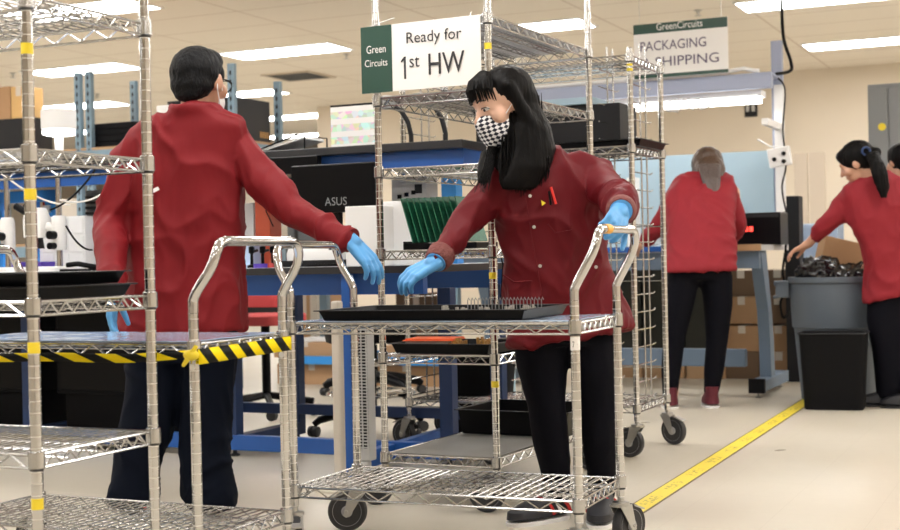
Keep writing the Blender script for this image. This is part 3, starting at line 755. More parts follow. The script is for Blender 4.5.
# flat white printer-like machine
u0, u1 = uv_at(285, 5.0), uv_at(344, 5.0); W2 = (u1-u0)/2
t = rt('desktop_machine', 'low white desktop machine with dark base on the bench under the man’s sleeve', 'machine', (u0+u1)/2, 5.0, BZ)
MB().b2((-W2-.02, -.01, .0), (W2, .17, .028)).build('base', 'dark_grey', t, bevel=.004)
MB().loft([((0, .08, .028), (W2, 0, 0), (0, .085, 0)), ((0, .08, .06), (W2*1.0, 0, 0), (0, .085, 0)), ((0, .085, .10), (W2*.94, 0, 0), (0, .07, 0)), ((0, .085, .105), (W2*.9, 0, 0), (0, .06, 0))], ex=8).build('cover', 'white_plastic', t, True)
# white boxes behind the post
b_at('white_bin', 'large white bin behind the left post of the middle rack', 'bin', 346, 382, 4.84, BZ, z_at(360, 206, 4.84), 'white_plastic', .25)
b_at('white_bin', 'white bin left of the green circuit boards, behind the rack', 'bin', 384, 413, 4.95, BZ, z_at(400, 201, 4.95), 'white_plastic', .25)
t = b_at('test_meter', 'grey bench instrument with black sockets behind the middle rack', 'instrument', 393, 428, 5.36, 1.09, 1.235, 'light_grey', .12)
it = inv(t)
u0, u1 = uv_at(402, 5.355), uv_at(424, 5.355)
mb = MB(); 
for k in range(3): mb.b2((-.055+.034*k, -.063, .05+.008*k), (-.035+.034*k, -.060, .068+.008*k))
mb.build('socket', 'black_matt', t)
MB().b2((.03, -.062, .07), (.065, -.060, .11)).build('grille', 'dark_grey', t)
b_at('instrument_stand', 'dark box under the grey bench instrument behind the rack', 'box', 392, 430, 5.36, BZ, 1.088, 'dark_grey', .14)
b_at('red_panel', 'orange-red upright panel left of the monitor behind the man’s elbow', 'panel', 256, 271, 5.3, BZ, 1.17, 'orange_dark', .1)
b_at('grey_cabinet', 'small grey cabinet with blue stripe behind the man’s back', 'cabinet', 240, 255, 5.35, BZ, 1.15, 'light_grey', .15)
b_at('paper_folder', 'blue-striped white paper stack left of the red panel', 'paper', 236, 252, 5.22, BZ, .99, 'liner', .08)
for i, (px, lab) in enumerate(((252, 'leftmost'), (263, 'middle'), (273, 'rightmost'))):
    P = uv(uv_at(px, 4.95), 4.95, BZ); t = thing('hand_tool', '%s of three small black tools standing on the bench right of the man' % lab, 'tool', P, YAW, 'small tools on the bench')
    MB().lathe([(.02, 0), (.02, .012), (.007, .016), (.006, .06), (.013, .065), (.013, .09), (.004, .095)], n=12).build('body', 'black_plastic', t, True)
    MB().tube([(0, 0, .07), (.03, 0, .075)], .006, 8).build('arm', 'dark_grey', t, True)
t = rt('tape_roll', 'small purple and pink roll lying on the bench beside the white machine', 'roll', uv_at(262, 4.86), 4.86, BZ); MB().lathe([(.02, 0), (.035, 0), (.035, .018), (.02, .018)], n=20).build('roll', 'purple', t, True); MB().lathe([(.018, .001), (.0195, .001), (.0195, .02), (.018, .02)], (0.05, 0, 0), 16).build('core', 'chair_red', t, True)
# things on the upper shelf
u = uv_at(357, 5.3); t = rt('wall_chart', 'white board of small coloured picture labels on the upper bench shelf', 'chart', u, 5.3, UZ+.02)
MB().b2((-.115, -.004, 0), (.115, .004, .19)).build('chart_sheet', 'chart_paper', t); MB().b2((-.12, .004, 0), (.125, .012, .20)).b2((.117, -.006, 0), (.127, .012, .20)).build('backing', 'dark_grey', t)
t = rt('document_tray', 'black wire tray with white papers on the left of the upper bench shelf', 'document tray', uv_at(292, 5.35), 5.35, UZ+.02)
MB().box((0, 0, .03), (.26, .2, .004), m=Matrix.Rotation(R(-12), 4, 'Y')).box((.01, .0, .04), (.24, .18, .01), m=Matrix.Rotation(R(-10), 4, 'Y')).build('papers', 'white_plastic', t)
MB().tube([(-.15, -.1, .002), (.10, -.1, .075), (.14, -.1, .07), (.14, -.1, .002)], .004, 6).tube([(-.15, .1, .002), (.10, .1, .075), (.14, .1, .07), (.14, .1, .002)], .004, 6).build('wire_frame', 'black_matt', t, True)
for px, lab in ((402, 'left of two curved black lamp arms rising above the upper bench shelf'), (436, 'right of two curved black lamp arms rising above the upper bench shelf')):
    t = rt('gooseneck_lamp', lab, 'lamp', uv_at(px, 5.45), 5.45, UZ+.02, 'lamp arms on the bench shelf')
    MB().tube([(.06, 0, 0), (.06, 0, .06), (.045, 0, .12), (.015, 0, .17), (-.03, 0, .20), (-.06, 0, .205)], .011, 10).build('arm', 'dark_grey', t, True)
    MB().lathe([(.04, 0), (.05, .03), (.035, .055), (.01, .06)], (-.06, 0, .185), 16).build('lamp_head', 'light_grey', t, True)
    MB().lathe([(.035, 0), (.035, .008)], (.06, 0, 0), 16).build('base', 'black_plastic', t, True)

# --- bench left: microscopes, partition, cabinets
def microscope(label, px, v, s=1.0, rz=0):
    t = rt('microscope', label, 'microscope', uv_at(px, v), v, BZ, 'white bench microscopes', rz)
    MB().loft([((0, 0, 0), (.15*s, 0, 0), (0, .10*s, 0)), ((0, 0, .018), (.15*s, 0, 0), (0, .10*s, 0)), ((0, 0, .026), (.14*s, 0, 0), (0, .09*s, 0))], ex=6).build('base', 'white_plastic', t, True)
    MB().tube([(.09*s, .02, .02), (.09*s, .02, .46*s)], .014, 14).build('pole', 'chrome', t, True)
    MB().lathe([(.03, .10*s), (.034, .11*s), (.034, .24*s), (.028, .26*s)], (.09*s, .02, 0), 18).build('carrier', 'white_plastic', t, True)
    hd = MB().loft([((-.02*s, 0, .16*s), (.055, 0, 0), (0, .05, 0)), ((-.02*s, 0, .24*s), (.06, 0, 0), (0, .05, 0)), ((-.03*s, 0, .30*s), (.04, 0, 0), (0, .04, 0))], ex=4).tube([(0, 0, .22*s), (.09*s, .02, .20*s)], .022, 12).build('head', 'white_plastic', t, True)
    ey = MB()
    for y in (-.03, .03): ey.tube([(-.04*s, y, .27*s), (-.12*s, y, .31*s)], .017, 12)
    ey.build('eyepieces', 'black_plastic', t, True)
    MB().lathe([(.03, 0), (.022, .06)], (-.02*s, 0, .11*s), 16).build('lens', 'dark_grey', t, True)
    MB().tube([(.09*s, -.015, .17*s), (.09*s, -.05, .17*s)], .02, 12).tube([(.09*s, -.015, .12*s), (.09*s, -.05, .12*s)], .016, 12).build('focus_knobs', 'black_plastic', t, True)
    return t
microscope('white microscope on a tall chrome pole, on the bench right of the left rack post', 42, 4.98)
microscope('white microscope with black eyepieces at the far left edge of the bench', -9, 4.95, 1.0)
t = rt('bench_clamp', 'black cable-bound clamp lying on the bench beside the microscope base', 'tool', uv_at(78, 4.93), 4.93, BZ)
MB().tube([(-.06, 0, .03), (.0, 0, .035), (.09, 0, .02), (.12, .02, .015)], .012, 10).b2((-.08, -.03, 0), (.1, .03, .012)).build('arm', 'black_matt', t, True)
b_at('supply_box', 'small purple-blue box with yellow label on the bench beside the microscope', 'box', 5, 42, 5.2, BZ, .90, 'purple', .1)
pt = rt('partition', 'bright blue partition with openings behind the microscopes at far left', 'partition', uv_at(22, 5.5), 5.5, BZ)
mb = MB(); 
for x in (-.45, -.2, .03, .16): mb.b2((x, 0, 0), (x+.075, .03, .42))
mb.b2((-.45, 0, .36), (.235, .03, .42)); mb.build('frame_panels', 'blue_bright', pt, bevel=.002)
MB().b2((-.36, -.012, .05), (-.16, .0, .34)).build('pale_panel', 'white_plastic', pt)
MB().b2((.16, -.014, .30), (.20, 0, .34)).build('switch', 'white_plastic', pt)
MB().b2((.12, .03, .2), (.15, .05, .36)).build('red_rod', 'shoe_red', pt)
u0, u1 = uv_at(40, 5.3), uv_at(86, 5.3)
t = rt('drawer_block', 'white block of small drawers on the bench behind the microscope pole', 'drawer unit', (u0+u1)/2, 5.3, BZ)
MB().b2((-(u1-u0)/2, 0, 0), ((u1-u0)/2, .2, .27)).build('case', 'white_plastic', t, bevel=.003)
for i in range(3):
    for j in range(3):
        x0 = -(u1-u0)/2+.006+(u1-u0-.006)/3*i; MB().b2((x0, -.005, .008+.088*j), (x0+(u1-u0)/3-.01, 0, .088+.086*j)).build('drawer', 'white_plastic', t, bevel=.002)
u0, u1 = uv_at(85, 5.4), uv_at(112, 5.4)
t = rt('card_rack', 'tall grey slotted rack on the bench left of the man', 'rack', (u0+u1)/2, 5.4, BZ)
MB().b2((-(u1-u0)/2, .02, 0), ((u1-u0)/2, .16, .40)).build('case', 'mid_grey', t, bevel=.002)
sl = MB()
for k in range(14): sl.b2((-(u1-u0)/2+.012, -.002, .02+k*.026), ((u1-u0)/2-.012, .02, .032+k*.026))
sl.build('slots', 'dark_grey', t)
for k, (a, b, m_) in enumerate((((8, 178), (70, 205), 'white_plastic'), ((50, 210), (95, 170), 'black_matt'), ((60, 200), (108, 190), 'white_plastic'), ((66, 226), (92, 250), 'black_matt'))):
    P0, P1 = pd(*a, 5.3+.02*k), pd(*b, 5.45+.02*k); mid = (P0+P1)/2 + Vector((0, 0, -.05)); pts = []
    for i in range(13):
        q = i/12; pts.append(P0*(1-q)**2 + mid*2*q*(1-q) + P1*q*q)
    lab = ['white cable sagging across the blue partition at far left', 'black cable rising past the microscope pole to the shelf', 'white cable hanging in front of the grey slotted rack', 'thin black cable drooping right of the microscope pole'][k]
    tag(MB().tube(pts, .004, 6).build('cable', m_, None, True), lab, 'cable')
# lamp above
t = rt('white_lamp', 'white drum-shaped lamp glowing on a slim neck above the left bench shelf', 'lamp', uv_at(62, 5.4), 5.4, UZ+.02)
MB().lathe([(.06, 0), (.06, .01), (.022, .02), (.022, .19)], n=20).build('neck', 'white_plastic', t, True)
MB().lathe([(.075, .19), (.086, .20), (.086, .29), (.082, .295)], n=28).build('shade', 'white_plastic', t, True); MB().lathe([(.06, .165), (.08, .172), (.08, .19)], n=28).build('bulb_ring', 'tube', t, True)
t = rt('angled_stand', 'white angled stand at the far left above the rack shelf', 'stand', uv_at(2, 5.4), 5.4, UZ+.02)
MB().tube([(-.2, 0, .14), (.0, 0, .06), (.05, 0, .0)], .02, 10).build('arm', 'light_grey', t, True)

# under-bench dark cabinets (left part)
for k, (a, b, lab) in enumerate(((-6.2, -5.42, 'dark cabinet under the left end of the blue bench'), (-5.28, -4.72, 'dark cabinet under the bench behind the man’s left leg'), (-4.56, -3.9, 'dark cabinet under the bench between the man’s legs'))):
    t = rt('under_cabinet', lab, 'cabinet', (a+b)/2, BV0+.50, .0)
    MB().b2((-(b-a)/2, 0, .25), ((b-a)/2, .42, .715)).b2((-(b-a)/2+.03, .03, 0), ((b-a)/2-.03, .39, .25)).build('body', 'black_matt', t, bevel=.004)
    MB().b2((-(b-a)/2+.02, -.012, .27), ((b-a)/2-.02, 0, .70)).build('door', 'black_plastic', t, bevel=.003)

# --- second row: blue-grey bench frame with cartons behind
t = rt('low_shelf_frame', 'low bright blue steel shelf frame behind the bench, holding cartons', 'shelf', -4.45, 8.3)
MB().b2((-.7, 0, .15), (.70, .04, .205)).b2((-.7, .6, .15), (.70, .64, .205)).build('rail', 'blue_bright', t)
MB().b2((-.7, .04, .17), (.70, .6, .188)).build('shelf_board', 'blue_dark', t)
for x in (-.7, .64):
    for y in (0, .58): MB().b2((x, y, 0), (x+.06, y+.06, .76)).build('leg', 'rack_blue', t)
MB().b2((-.7, 0, .76), (.70, .64, .80)).build('top_board', 'blue_dark', t)
zb = .189
carton('flat brown carton with white label on the blue shelf behind the cart handle', (uv_at(272, 8.36), 8.36, zb), (uv_at(335, 8.36), 8.8, zb+.11), 'cardboard')
carton('long flat brown carton on the blue shelf, right of the beige column', (uv_at(380, 8.36), 8.36, zb), (uv_at(440, 8.36), 8.8, zb+.09), 'cardboard')
carton('brown carton on the floor under the blue shelf, left of the beige column', (uv_at(275, 8.36), 8.36, 0), (uv_at(345, 8.36), 8.8, .145), 'cardboard')
carton('brown carton on the floor under the blue shelf, right of the beige column', (uv_at(368, 8.36), 8.36, 0), (uv_at(440, 8.36), 8.8, .145), 'cardboard')
t = carton('tall brown carton standing behind the blue shelf under the bench rail', (uv_at(280, 9.1), 9.1, 0), (uv_at(326, 9.1), 9.5, .66), 'cardboard')
t = carton('brown carton standing on the floor right of the tall carton, far behind the bench', (uv_at(395, 9.1), 9.1, 0), (uv_at(436, 9.1), 9.5, .62), 'cardboard_dark')
b_at('plastic_bag', 'crumpled white plastic bag on the flat labelled carton', 'bag', 297, 328, 8.42, zb+.112, zb+.135, 'white_plastic', .2)
b_at('pale_post', 'pale upright board behind the bench, right of the tall carton', 'board', 309, 316, 9.0, 0, .77, 'beige_plastic', .05)
t = rt('office_chair', 'blurred red-backed chair beyond the bench, right of the man’s coat', 'chair', uv_at(264, 6.6), 6.6)
MB().loft([((0, 0, .52), (.2, 0, 0), (0, .2, 0)), ((0, 0, .58), (.2, 0, 0), (0, .2, 0))], ex=4).build('seat', 'chair_red', t, True, .01)
MB().loft([((0, -.02, .62), (.09, 0, 0), (0, .03, 0)), ((0, -.02, .72), (.11, 0, 0), (0, .03, 0)), ((0, -.02, .80), (.06, 0, 0), (0, .02, 0))], ex=4).build('backrest', 'chair_red', t, True)
MB().tube([(0, 0, .1), (0, 0, .52)], .025, 12).build('column', 'black_plastic', t, True)
for k in range(5):
    a = R(72*k+20); o = MB().tube([(0, 0, .12), (.27*math.cos(a), .27*math.sin(a), .08)], .02, 8).build('leg', 'black_plastic', t, True)
    MB().lathe([(.03, -.015), (.03, .015)], (.27*math.cos(a), .27*math.sin(a), .03), 12, Matrix.Rotation(R(90), 4, 'X')).build('castor', 'rubber', o, True)

def task_chair(label, P, rz, seat_z=.55, ring=True, back=True, rad=.29, armr=.02, col='black_matt'):
    t = thing('task_chair', label, 'chair', P, rz)
    MB().loft([((0, 0, seat_z-.03), (.21, 0, 0), (0, .2, 0)), ((0, 0, seat_z+.02), (.22, 0, 0), (0, .21, 0)), ((0, 0, seat_z+.045), (.19, 0, 0), (0, .18, 0))], ex=3.5).build('seat', col, t, True)
    MB().tube([(0, 0, .10), (0, 0, .33)], .028, 14).tube([(0, 0, .33), (0, 0, seat_z-.03)], .017, 12).build('gas_column', 'black_plastic', t, True)
    if ring:
        pts = [(.215*math.cos(R(12*k)), .215*math.sin(R(12*k)), .215) for k in range(30)]; r_ = MB().tube(pts, .010, 8, closed=True)
        for k in range(3): a = R(120*k+30); r_.tube([(.03*math.cos(a), .03*math.sin(a), .215), (.21*math.cos(a), .21*math.sin(a), .215)], .007, 8)
        r_.lathe([(.036, .19), (.036, .24)], n=16).build('foot_ring', 'chrome', t, True)
    for k in range(5):
        a = R(72*k+18); ca, sa = math.cos(a), math.sin(a)
        o = MB().tube([(.02*ca, .02*sa, .125), (.15*ca, .15*sa, .115), ((rad-.03)*ca, (rad-.03)*sa, .085), (rad*ca, rad*sa, .062)], [armr*1.3, armr*1.1, armr, armr*.8], 10).build('base_leg', 'black_plastic', t, True)
        M2 = Matrix.Translation((rad*ca, rad*sa, .028)) @ Matrix.Rotation(a+.6*k, 4, 'Z') @ Matrix.Rotation(R(90), 4, 'X')
        MB().lathe([(.012, -.026), (.026, -.024), (.028, -.008), (.02, -.004), (.02, .004), (.028, .008), (.026, .024), (.012, .026)], n=16, M=M2).build('castor', 'rubber', o, True)
    if back: MB().tube([(0, .18, seat_z), (0, .26, seat_z+.02), (0, .27, seat_z+.12)], .015, 8).loft([((0, .25, seat_z+.10), (.14, 0, 0), (0, .03, 0)), ((0, .25, seat_z+.22), (.16, 0, 0), (0, .03, 0)), ((0, .25, seat_z+.26), (.1, 0, 0), (0, .02, 0))], ex=4).build('backrest', col, t, True)
    return t
P = pd(372, 430, 6.75); task_chair('black stool chair with chrome foot ring under the bench, nearer of two', (P.x, P.y, 0), .25, .50, back=False)
P = pd(374, 390, 8.75); task_chair('black stool chair with thick base legs behind the blue shelf, farther of two', (P.x, P.y, 0), .1, .50, armr=.03, rad=.33, back=False)
# waste bin under the rack behind
P = pd(477, 400, 6.62)
t = thing('waste_bin', 'black waste bin with a bag under the blue bench end, behind the middle rack', 'bin', (P.x+.02, P.y, 0), YAW)
MB().loft([((0, 0, 0), (.12, 0, 0), (0, .10, 0)), ((0, 0, .40), (.155, 0, 0), (0, .13, 0)), ((0, 0, .40), (.145, 0, 0), (0, .12, 0)), ((0, 0, .36), (.14, 0, 0), (0, .115, 0))], ex=6).build('bin_body', 'black_matt', t, True)
blob('bin_bag', MB().ell((0, 0, .39), (.15, .125, .035)), 'bag_black', t, .015, 2, (.012, 22, 22, 22))
b_at('pale_crate', 'pale blue plastic crate beyond the bench end, left of the waste bin', 'crate', 458, 492, 6.6, 0, .30, 'pale_blue', .3)

# --- storage rack in the back left
QV = 8.0
def upr(mb, u, v, z1, w_=.05): mb.b2((u-.02, v-.02, 0), (u+.03, v+.02, z1))
t = rt('storage_rack', 'blue-grey slotted steel storage rack with wood-edged shelves behind the man', 'rack', 0, 0)
t.location = uv(-6.6, QV); 
for i, (u, v, zt) in enumerate(((-.04, 0, 2.30), (.06, 0, 2.30), (1.3, 0, 2.26), (0, .6, 2.30), (1.3, .6, 2.20), (-1.3, 0, 2.2), (-1.3, .6, 2.2), (.1, .6, 2.30))):
    o = MB().b2((u-.025, v-.02, 0), (u+.025, v+.02, zt)).build('upright', 'rack_blue', t)
    hl = MB().b2((u-.0015, v-.0206, .2), (u+.0015, v-.0202, zt-.05)); z = .2
    while z < zt-.05: hl.b2((u-.008, v-.0215, z), (u+.008, v-.020, z+.028)); z += .06
    hl.build('slots', 'dark_grey', o)
for z in (1.74, 1.05):
    MB().b2((-1.32, -.025, z-.10), (1.32, .0, z-.02)).b2((1.31, 0, z-.10), (1.335, .6, z-.02)).build('beam', 'rack_blue', t)
    MB().b2((-1.30, -.02, z-.02), (1.32, .62, z)).build('shelf_board', 'wood', t)
def on_rack(name, label, cat, px0, px1, z1, m, v=QV+.05, dep=.35, z0=1.741, group=None):
    return b_at(name, label, cat, px0, px1, v, z0, z1, m, dep, group)
for k in range(4):
    on_rack('binder_case', ['lowest', 'second', 'third', 'topmost'][k]+' black case of the stack on the storage rack left of the man', 'case', 96+k%2, 139-k%2, 1.741+.045*(k+1)-.002, 'black_matt', z0=1.741+.045*k, group='black cases stacked on the storage rack')
t = box_thing('black_box', 'black box with gold print on the storage rack right of the man’s head', 'box', (-5.88, QV+.04, 1.741), (-5.31, QV+.5, 2.04), 'dark_grey')
text('lettering', 'BOX', 'gold', t, (.285, .08, .02), (0, 1, 0), .08, .05, .002) if False else None
gl = MB()
for k in range(4): gl.b2((.286, .09+.03*k, .03), (.2875, .112+.03*k, .075))
gl.build('gold_print', 'gold', t)
on_rack('black_box', 'long black box under the brown carton on the storage rack at far left', 'box', -20, 36, z_at(20, 118, 8.05), 'dark_grey', dep=.22)
zc1 = z_at(20, 118, 8.05)+.002; zc2 = z_at(20, 86, 8.1)
carton('light brown carton on top of the long black box at far left', (uv_at(-16, QV+.06), QV+.06, zc1), (uv_at(14, QV+.06), QV+.25, zc2), 'cardboard')
carton('yellowish carton on the long black box, beside the light brown one', (uv_at(15, QV+.06), QV+.06, zc1), (uv_at(30, QV+.06), QV+.25, zc2-.01), 'cardboard_yellow')
t = b_at('notice_screen', 'white framed screen seen past the man’s left shoulder', 'screen', 160, 176, 5.4, UZ+.0205, z_at(167, 105, 5.4), 'white_plastic', .04)
# lower loads
for k, (a, b, z1, m_, lab) in enumerate(((96, 128, 1.33, 'light_grey', 'grey case on the lower shelf of the storage rack, left of the man'), (52, 92, 1.38, 'beige_plastic', 'beige case on the lower shelf of the storage rack, behind the drawers'), (236, 262, 1.40, 'panel_beige', 'beige case on the lower shelf of the storage rack, right of the man'))):
    b_at('storage_case', lab, 'case', a, b, QV+.05, 1.051, z1, m_, .35)
# far bay glazing seen past the wall end
t = rt('glazed_screen', 'dark-framed glazed screen in the far bay at the end of the beige wall', 'screen', -11.2, 19.5)
MB().b2((-2.5, -.02, 0), (2.5, .02, .9)).build('lower_panel', 'dark_grey', t)
for k in range(6): MB().b2((-2.5+k*.98, -.03, .9), (-2.44+k*.98, .03, 2.2)).build('mullion', 'dark_grey', t)
MB().b2((-2.5, -.03, 2.2), (2.5, .03, 2.28)).build('head_rail', 'dark_grey', t)
MB().b2((-2.5, -.004, .9), (2.5, .004, 2.2)).build('pane', 'glass_dark', t)

# --- packaging bench
PU, PV = -1.70, 8.1
t = rt('packing_bench', 'blue-grey packing bench with backboard and overhead light canopy at right', 'workbench', PU, PV)
PL = 1.95; PZ = .915
MB().b2((-PL, 0, PZ-.035), (.02, .85, PZ)).build('worktop', 'light_grey', t)
MB().b2((-PL, -.008, PZ-.03), (-.16, .004, PZ+.004)).build('blue_edge', 'blue_paint', t)
MB().b2((-.16, -.01, PZ-.035), (.02, .004, PZ+.004)).build('wood_edge', 'wood', t)
MB().b2((-PL, .03, PZ-.14), (.0, .07, PZ-.035)).build('apron', 'blue_grey', t)
for x in (-.03, -PL+.1):
    lg = MB().prism([(.0, .06), (.09, .06), (.17, .36), (.12, .62), (.02, .88), (-.06, .88), (.06, .60), (.09, .38)], x-.04, x+.04, Matrix.Rotation(R(90), 4, 'Z'))
    lg = MB()
    poly = [(.30, .04), (.42, .04), (.40, .30), (.36, .48), (.22, .88), (.06, .88), (.24, .52), (.28, .32)]
    n = len(poly); lg.add([(x-.035, a, b) for a, b in poly]+[(x+.035, a, b) for a, b in poly], [tuple(range(n-1, -1, -1)), tuple(range(n, 2*n))]+[(i, (i+1) % n, n+(i+1) % n, n+i) for i in range(n)])
    lg.b2((x-.045, .05, .035), (x+.045, .80, .105))
    o = lg.build('leg', 'blue_grey', t, bevel=.004)
    MB().b2((x-.047, .02, .03), (x+.047, .06, .115)).build('foot_cap', 'black_matt', o)
    MB().lathe([(.018, 0), (.018, .006), (.007, .01), (.007, .04)], (x, .07, 0), 10).lathe([(.018, 0), (.018, .006), (.007, .01), (.007, .04)], (x, .75, 0), 10).build('levelling_feet', 'steel', o)
MB().b2((-PL+.1, .33, .16), (-.16, .39, .27)).build('stretcher', 'blue_grey', t, bevel=.006)
for x in (-.02, -PL+.05): MB().b2((x-.045, .83, PZ), (x+.025, .88, 2.24 if x > -1 else 2.0)).build('upright', 'canopy', t, bevel=.003)
MB().b2((-PL+.05, .82, PZ), (-.06, .835, 1.53)).build('backboard', 'pale_blue', t)
cn = MB().b2((-PL+.05, .50, 1.90), (.0, .56, 1.99)).b2((-PL+.05, .50, 1.985), (.0, .85, 2.0)).build('canopy', 'canopy', t, bevel=.01)
MB().tube([(-PL+.1, .52, 2.015), (-.3, .52, 2.02), (-.18, .53, 2.035), (-.08, .53, 2.01)], .014, 8).build('film_roll', 'white_plastic', cn, True)
MB().b2((-PL+.1, .58, 1.86), (-.08, .72, 1.90)).build('lamp_housing', 'white_plastic', cn); MB().b2((-PL+.12, .575, 1.825), (-.10, .70, 1.86)).build('lamp_tube', 'tube', cn)
MB().b2((-.045, .40, 1.66), (-.005, .83, 1.70)).b2((-.045, .80, 1.1), (.015, .83, 1.95)).build('side_bracket', 'white_plastic', t)
text('x', 'x', 'ink', t, (0, 0, 0), (1, 0, 0), .01, .01) if False else None
# outlet box
P = uv(PU+.02, PV+.62, 1.47)
t = thing('outlet_box', 'white outlet box with black plugs on the packing bench post', 'outlet box', P, YAW)
M_ = Matrix.Rotation(R(-8), 4, 'Y'); MB().box((0, 0, 0), (.14, .05, .12), m=M_).build('box', 'white_plastic', t, bevel=.006)
for x, z in ((-.03, -.015), (.03, .02), (.03, -.03)): MB().lathe([(.014, 0), (.012, .018)], (x, -.025, z), 12, Matrix.Rotation(R(90), 4, 'X')).build('plug', 'black_matt', t, True)
MB().tube([(-.14, .02, .12), (-.06, 0, .07), (.02, 0, .065)], .006, 6).build('bracket_arm', 'white_plastic', t, True)
def cord(label, pts, r, m_='black_matt', cat='cable'):
    q = []; n = len(pts)
    for i in range(n-1):
        p0, p1, p2, p3 = pts[max(i-1, 0)], pts[i], pts[i+1], pts[min(i+2, n-1)]
        for k in range(6):
            a = k/6; q.append(.5*((2*p1)+(p2-p0)*a+(2*p0-5*p1+4*p2-p3)*a*a+(3*p1-p0-3*p2+p3)*a**3))
    q.append(pts[-1]); return tag(MB().tube(q, r, 7).build('cable', m_, None, True), label, cat)
D = 8.6
cord('thick black cable hanging from the ceiling to the packing bench post', [pz(782, -8, CEIL), pd(782, 15, 8.9), pd(784, 40, 8.85), pd(791, 62, 8.8), pd(790, 71, 8.75), pd(776, 74, 8.7)], .011)
cord('thin grey cable running down the right side of the packing bench post', [pd(778, 78, D), pd(785, 90, D), pd(783, 130, D), pd(786, 165, D), pd(782, 188, D), pd(787, 215, D)], .006, 'dark_grey')
cord('black cable hanging behind the packing bench leg to the floor', [pd(784, 212, D), pd(786, 245, D), pd(783, 275, D), pd(793, 300, D), pd(784, 318, D), pd(781, 300, D), pd(795, 285, D)], .008)
t = rt('scale_display', 'black electronic unit with red digits on the packing bench', 'display unit', uv_at(755, 8.45), 8.45, PZ)
MB().b2((-.16, 0, 0), (.16, .25, .20)).build('case', 'black_plastic', t, bevel=.006); MB().b2((-.15, -.002, .17), (.15, 0, .195)).build('top_trim', 'dark_grey', t)
lt = MB()
for k, x in enumerate((-.12, -.06, -.03)):
    lt.b2((x, -.004, .085), (x+(.006 if k == 0 else .022), -.001, .115))
lt.build('digits', 'led_red', t)
# sign
SU0, SU1 = uv_at(638.5, 8.55), uv_at(732.5, 8.55); SZB, SZT = z_at(681, 76, 8.55), z_at(681, 21, 8.55)
t = rt('hanging_sign', 'large green and white hanging sign above the packing bench', 'sign', (SU0+SU1)/2, 8.55, SZB)
sw = SU1-SU0; sh = SZT-SZB
MB().b2((-sw/2, -.004, 0), (sw/2, .004, sh)).build('board', 'sign_white', t)
MB().b2((-sw/2, -.006, sh*.82), (sw/2, -.004, sh)).b2((-sw/2, -.006, 0), (sw/2, -.004, .022)).build('green_band', 'sign_green', t)
text('lettering', 'GreenCircuits', 'sign_white', t, (-sw/2+.155, -.0065, sh*.865), (1, 0, 0), .30, .045)
text('lettering', 'PACKAGING', 'ink_soft', t, (-sw/2+.045, -.0045, sh*.50), (1, 0, 0), .43, .062, bold=.004)
text('lettering', '& SHIPPING', 'ink_soft', t, (-sw/2+.05, -.0045, sh*.20), (1, 0, 0), .505, .062, bold=.004)
for x in (-sw/2+.04, sw/2-.04): MB().tube([(x, 0, sh), (x, 0, CEIL-SZB)], .0015, 5).build('hanging_wire', 'steel', t)
# clear film
t = tag(blob('plastic_bag', MB().ell(pd(690, 104, 8.52), (.13, .05, .03)).ell(pd(672, 108, 8.52), (.08, .04, .022)), 'clear_film', None, .012, 2, (.02, 18, 18, 18)), 'crumpled clear plastic film hanging below the canopy light', 'plastic film')
t = tag(blob('plastic_bag', MB().ell(pd(658, 239, 8.35), (.09, .05, .03)), 'clear_film', None, .012, 2, (.02, 18, 18, 18)), 'crumpled clear plastic bag on the packing bench by the bent woman’s left arm', 'plastic film')
b_at('paper_roll', 'white box standing on the packing bench seen through the right rack', 'box', 628, 637, 8.5, PZ, 1.37, 'white_plastic', .1)
b_at('yellow_tray', 'small yellow tray on the packing bench beside the bent woman’s hand', 'tray', 634, 646, 8.2, PZ, .955, 'tape_yellow', .1)
# things at the right
b_at('speaker_tower', 'narrow dark upright tower right of the packing bench', 'tower', 785, 800, 9.2, 0, 1.24, 'dark_grey', .15)
b_at('storage_tote', 'pale blue-violet tote behind the leaning worker’s hand', 'tote', 801, 838, 9.6, 0, 1.06, 'liner', .3)
for k, (a, b) in enumerate(((796, 809), (811, 827))):
    t = b_at('door_panel', ['left', 'right'][k]+' of two pale panels leaning upright against the beige wall', 'panel', a, b, 13.0, 0, z_at((a+b)/2, 152 if k else 153, 13.0), 'panel_beige', .05, 'pale panels leaning at the wall')
t = b_at('wall_notice', 'small dark framed notice on the beige wall under the canopy', 'notice', 747.5, 760.5, V1-.02, z_at(750, 117, V1), z_at(750, 99, V1), 'dark_grey', .015)
MB().b2((-.055, -.009, .06), (-.02, -.0075, .15)).b2((.01, -.009, .06), (.045, -.0075, .15)).build('notice_marks', 'light_grey', t)
u0, u1 = uv_at(871, 10.5), uv_at(911, 10.5); zt = z_at(880, 84, 10.5)
t = rt('metal_cabinet', 'tall grey metal cabinet with yellow disc at the right edge', 'cabinet', (u0+u1)/2, 10.5)
MB().b2((-(u1-u0)/2, 0, 0), ((u1-u0)/2, .4, zt)).build('body', 'mid_grey', t, bevel=.004)
for k in range(2): MB().b2((-(u1-u0)/2+.01+k*(u1-u0)/2, -.012, .05), (-.006+k*(u1-u0)/2, 0, zt-.03)).build('door', 'mid_grey', t, bevel=.003)
MB().lathe([(.028, 0), (.028, .006)], n=20, M=Matrix.Translation((uv_at(885, 10.5)-(u0+u1)/2, -.012, z_at(882, 127, 10.5))) @ Matrix.Rotation(R(90), 4, 'X')).build('disc', 'tape_yellow', t, True)
MB().b2(((u1-u0)/2-.06, -.02, z_at(896, 153, 10.5)), ((u1-u0)/2, -.012, z_at(896, 143, 10.5))).build('red_plate', 'red_pen', t)
